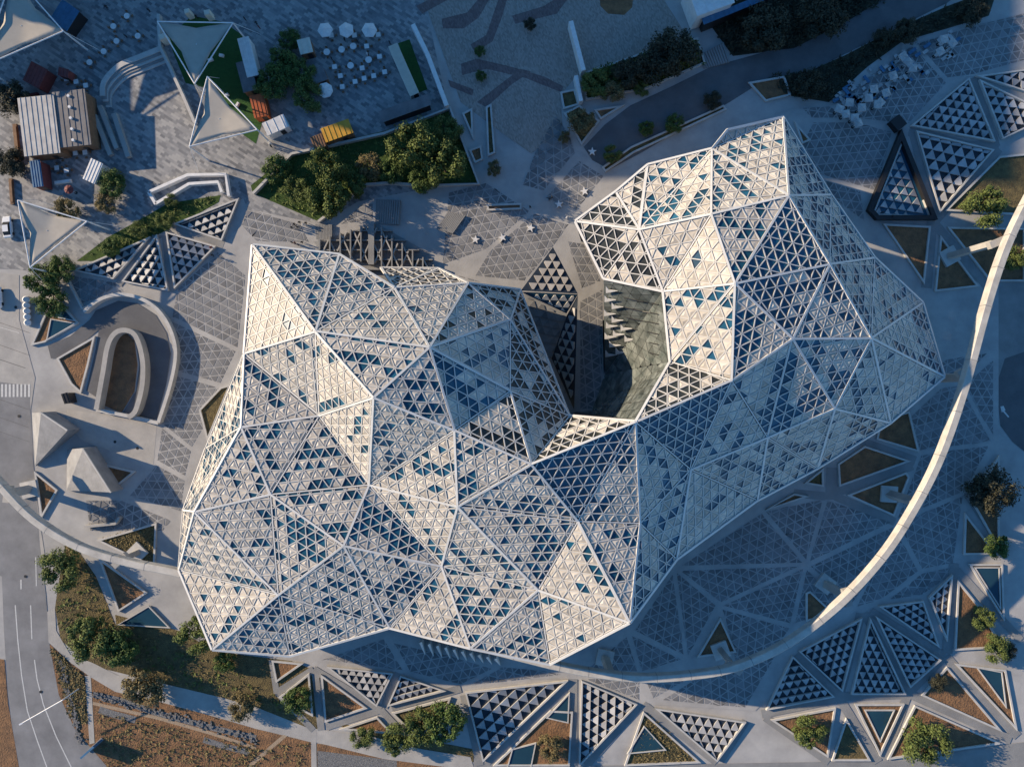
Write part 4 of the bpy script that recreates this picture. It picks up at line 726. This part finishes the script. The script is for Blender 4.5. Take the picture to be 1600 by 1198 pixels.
T_ = """88 893 34 o olive tree beside the left road;130 1003 38 o broad olive tree, left one of the pair below the blue pool;180 1015 32 g dark green tree, right one of the pair below the blue pool;300 995 33 o olive tree half under the lower left roof corner;348 1035 20 g small green tree under the lower left roof corner;218 1075 36 d brownish tree standing on the lower path;372 1108 24 d upright dry tree beside the lower path;462 1095 25 g round green tree in the bed below the roof;565 1155 20 o small olive tree at the bottom path;622 1160 28 o olive tree at the bottom, left of the leafy cluster;655 1140 30 o middle tree of the leafy cluster at the bottom;697 1138 36 g large green tree left of the largest bottom skylight;860 1172 24 d pale bare shrub at the bottom beside the dark pool;1556 770 40 k dark tree at the right edge;1562 856 22 g bush above the blue pool at right;1540 966 21 o upper one of two trees in the right bed;1562 1016 23 o lower one of two trees in the right bed;1270 1147 28 o yellow green tree beside the inverted pool;1455 1165 38 o big spreading tree at the bottom right;1545 320 36 o bright green tree in the upper right bed;1470 1068 15 k low dark bush in the lower right triangular bed;1590 400 22 o tree under the track at the upper right;437 95 27 g upper tree of the terrace clump;418 122 30 g left tree of the terrace clump;465 112 28 g right tree of the terrace clump;480 150 27 o olive tree beside the large round umbrella;506 255 29 o left tree of the raised garden;430 263 25 g tree at the left corner of the raised garden;462 295 24 o lower left tree of the raised garden;508 303 33 o round tree at the bottom tip of the raised garden;640 220 38 o biggest tree of the raised garden;690 248 36 o right tree of the raised garden;698 200 24 o upper right tree of the raised garden;545 285 27 o middle shrub of the raised garden;575 258 24 d brown shrub of the raised garden;610 262 24 g low green shrub of the raised garden;660 275 26 g lower right shrub of the raised garden;172 285 25 g round tree beside the white roofed stall;162 315 20 d dry tree below the white roofed stall;215 358 15 o left round tree of the narrow lawn;255 345 15 o right round tree of the narrow lawn;266 313 12 o little tree beside the white stair;170 385 17 g lower tree of the narrow lawn;58 438 30 g upper tree of the clump below the left sail;92 418 24 g right tree of the clump below the left sail;72 468 27 g lower tree of the clump below the left sail;1058 75 40 k huge dark tree behind the shrub bed;1025 95 32 k dark tree left of the huge one;985 110 26 k dark shrub in the middle of the shrub bed;930 128 24 o yellowish shrub at the white wall end;958 142 20 d ochre shrub of the shrub bed;1003 138 14 o small shrub on the road side of the shrub bed;910 186 24 d feathery ochre tree at the road bend;1011 197 14 g left shrub of the roadside bed;1055 190 17 g middle shrub of the roadside bed;958 240 16 o lowest shrub of the roadside bed;1115 155 16 k dark shrub at the upper end of the roadside bed;881 213 11 d small shrub on the patterned paving;750 78 10 g upper palm of the banded square;752 116 10 g lower palm of the banded square;828 36 11 k dark palm near the top of the banded square;450 60 20 g hedge shrub at the terrace corner;1383 55 16 k spiky palm above the crowded terrace;1420 45 22 k dark shrub above the crowded terrace;1525 12 24 k dark shrub at the upper right corner;1200 40 40 k wide dark shrub on the upper embankment;1290 18 40 k dark shrub in the middle of the upper embankment;1270 130 24 k dark shrub left of the crowded terrace;10 250 26 k dark tree at the left edge beside the restaurant;12 150 30 k dark tree at the left edge above the restaurant;100 325 22 d dry hedge beside the left sail;770 262 14 d dry shrub right of the raised garden;1578 1020 16 k dark shrub behind the pair of trees at right"""
for i, l in enumerate(T_.split(';')):
    x, y, rad, k, lab = l.split(' ', 4); pr = protos[k][i % 2]; o = pr if pr not in used else copy_tree(pr); used.add(pr)
    tall = 1.75 if 'raised garden' in lab and float(rad) > 28 else 1; hgt = min(7.5, float(rad)*.2)*tall; p = P(float(x), float(y), hgt*.7); p.z = 0; o.location = p; s_ = float(rad)*S*.98; o.scale = (s_, s_, s_*.95*tall); o.rotation_euler.z = rnd.uniform(0, 6.3); o.name = 'tree'
    tag(o, lab, 'bush' if ('shrub' in lab or 'bush' in lab or 'hedge' in lab) else 'tree', 'trees and shrubs')
# ---------------------------------------------------------------- unseen blocks added beyond the frame, heights invented, to shade the upper plazas
def block(px0, px1, py0, py1, h, lab):
    a, b = P(px0, py0), P(px1, py1); c = Vector(((a.x+b.x)/2, (a.y+b.y)/2, 0)); lx, ly = abs(b.x-a.x), abs(b.y-a.y); r = empty('shade_block', lab, 'building', at=c)
    MB().box(c, lx-.6, ly-.6, h-.4).build('core', M['glass'], r)
    for k in range(int(h/4)+1): MB().box(c+Vector((0, 0, min(k*4, h-1.2))), lx, ly, 1.2).build('floor_band', M['block_clad'], r)
block(-420, -110, -265, -100, 58, 'tall unseen block added to cast shade beyond the upper left corner of the picture'); block(-560, -120, -760, -270, 84, 'tallest unseen block added to cast shade beyond the upper left corner of the picture'); block(-190, -70, -60, 95, 14, 'low unseen block added to cast shade beyond the left edge of the picture')
# ---------------------------------------------------------------- scrub, stones and ground cover
def scatter(name, polys, n, m, size, seed, label, cat, up=.5, z=.1):
    r = random.Random(seed); mb = MB()
    for poly in polys:
        xs = [p[0] for p in poly]; ys = [p[1] for p in poly]; k = 0
        while k < n:
            x, y = r.uniform(min(xs), max(xs)), r.uniform(min(ys), max(ys)); ins = False; k += 1
            for i in range(len(poly)):
                (x1, y1), (x2, y2) = poly[i], poly[i-1]
                if (y1 > y) != (y2 > y) and x < (x2-x1)*(y-y1)/(y2-y1)+x1: ins = not ins
            if not ins: continue
            c = P(x, y); s_ = size*r.uniform(.4, 1.5)
            for q in range(5):
                a = r.uniform(0, 6.3); d = Vector((math.cos(a), math.sin(a), 0)); e_ = Vector((-d.y, d.x, 0)); b = c+d*s_*.2; t = c+d*s_*r.uniform(.6, 1.1)+Vector((0, 0, s_*up*r.uniform(.5, 1.5)))
                mb.add([b-e_*s_*.18+Vector((0, 0, z)), b+e_*s_*.18+Vector((0, 0, z)), t+e_*s_*.1, t-e_*s_*.1], [(0, 1, 2, 3)])
    tag(mb.build(name, M[m]), label, cat, kind='stuff')
bank = [(105, 835), (150, 900), (180, 975), (330, 1030), (460, 1100), (480, 1130), (400, 1098), (250, 1060), (145, 1030), (98, 995), (90, 950), (93, 920)]
scatter('dry_scrub', [bank, [(1010, 1112), (1090, 1188), (985, 1192)], [(160, 842), (242, 820), (240, 880)], [(80, 1010), (130, 1055), (138, 1130), (110, 1120)], [(150, 1110), (400, 1165), (480, 1160), (480, 1260), (170, 1250)]], 1500, 'leaf3', .45, 1, 'dry brown scrub on the banks and beds', 'scrub')
scatter('green_cover', [bank, [(398, 300), (455, 245), (600, 212), (700, 176), (744, 283), (660, 284), (565, 286), (495, 340)], [(125, 405), (225, 342), (300, 314), (340, 308), (240, 366)]], 1300, 'leaf', .5, 2, 'low green plants on the banks and in the raised garden', 'plants', .6)
scatter('shrub_cover', [[(915, 116), (1020, 82), (1088, 64), (1098, 98), (1010, 136), (918, 154)]], 1500, 'leaf', .7, 3, 'low mixed shrubs in the bed behind the white wall', 'shrubs', .9, .2)
scatter('dark_cover', [[(1115, 42), (1130, 12), (1300, -50), (1470, -50), (1385, 0), (1330, 28), (1240, 74), (1145, 86)], [(1195, 120), (1262, 114), (1320, 89), (1400, 47), (1480, 12), (1540, -10), (1540, 22), (1480, 42), (1410, 62), (1355, 102), (1295, 156), (1235, 148)]], 3000, 'leaf4', .7, 4, 'dark ground cover on the embankments beside the service road', 'ground cover', .7)
st = MB(); r_ = random.Random(9)
for i in range(420):
    t = r_.random(); x, y = ((95+t*32+r_.gauss(0, 3), 1030+t*130) if i % 2 else (150+t*250+r_.gauss(0, 3), 1086+t*68+r_.gauss(0, 4))); s_ = r_.uniform(.12, .4); st.box(P(x, y), s_*1.3, s_, s_*.7, r_.uniform(0, 3))
tag(st.build('stones', M['gravel']), 'scattered grey stones beside the road and the lower path', 'stones', kind='stuff')
# ---------------------------------------------------------------- hedges and clutter of the restaurant and road wear
for k, (x, y, lx, ly, a, m, lab) in enumerate(((28, 225, 6, 60, 6, 'timber', 'long timber planter left of the restaurant'), (48, 150, 26, 4, 10, 'maroon', 'maroon bench wall above the ribbed roof'), (100, 285, 26, 5, 8, 'white', 'white counter below the blue kiosk'), (112, 232, 40, 3, 4, 'timber', 'timber bench below the grey vented roof'), (20, 300, 5, 40, 4, 'timber', 'upright timber planter at the left edge'), (330, 95, 8, 4, 20, 'white', 'white daybed on the turf under the upper sail'), (347, 88, 7, 4, -10, 'white', 'white daybed right of the upper sail'), (355, 150, 7, 4, 30, 'white', 'white daybed between the two sails'), (372, 165, 8, 4, 60, 'white', 'white daybed right of the lower sail'), (300, 27, 8, 7, 15, 'canvas', 'cream tent left of the pair above the upper sail'), (331, 29, 9, 8, 12, 'canvas', 'cream tent right of the pair above the upper sail'), (262, 66, 10, 9, 20, 'canvas', 'cream tent left of the upper sail'))):
    c = P(x, y); r = empty('bench' if lx != ly and 'tent' not in lab else 'tent', lab, 'tent' if 'tent' in lab else 'furniture', at=c); h = 2.4 if 'tent' in lab else .5
    MB().box(c, lx*S, ly*S, h, R(a)).build('body', M[m], r); MB().box(c+Vector((0, 0, h)), lx*S*.85, ly*S*.85, .15, R(a)).build('top', M[m], r)
for x, y in ((30, 650), (26, 780), (40, 900), (64, 1080), (25, 480), (180, 690), (215, 700)): sheet('drain_cover', [(x+2.4*math.cos(k*.785), y+2.4*math.sin(k*.785)) for k in range(8)], 7, M['black'])
for y in (520, 555, 640, 668, 690): line([(-40, y-30), (46, y)], .5, 4, M['asphalt2'], 'paving_joint')
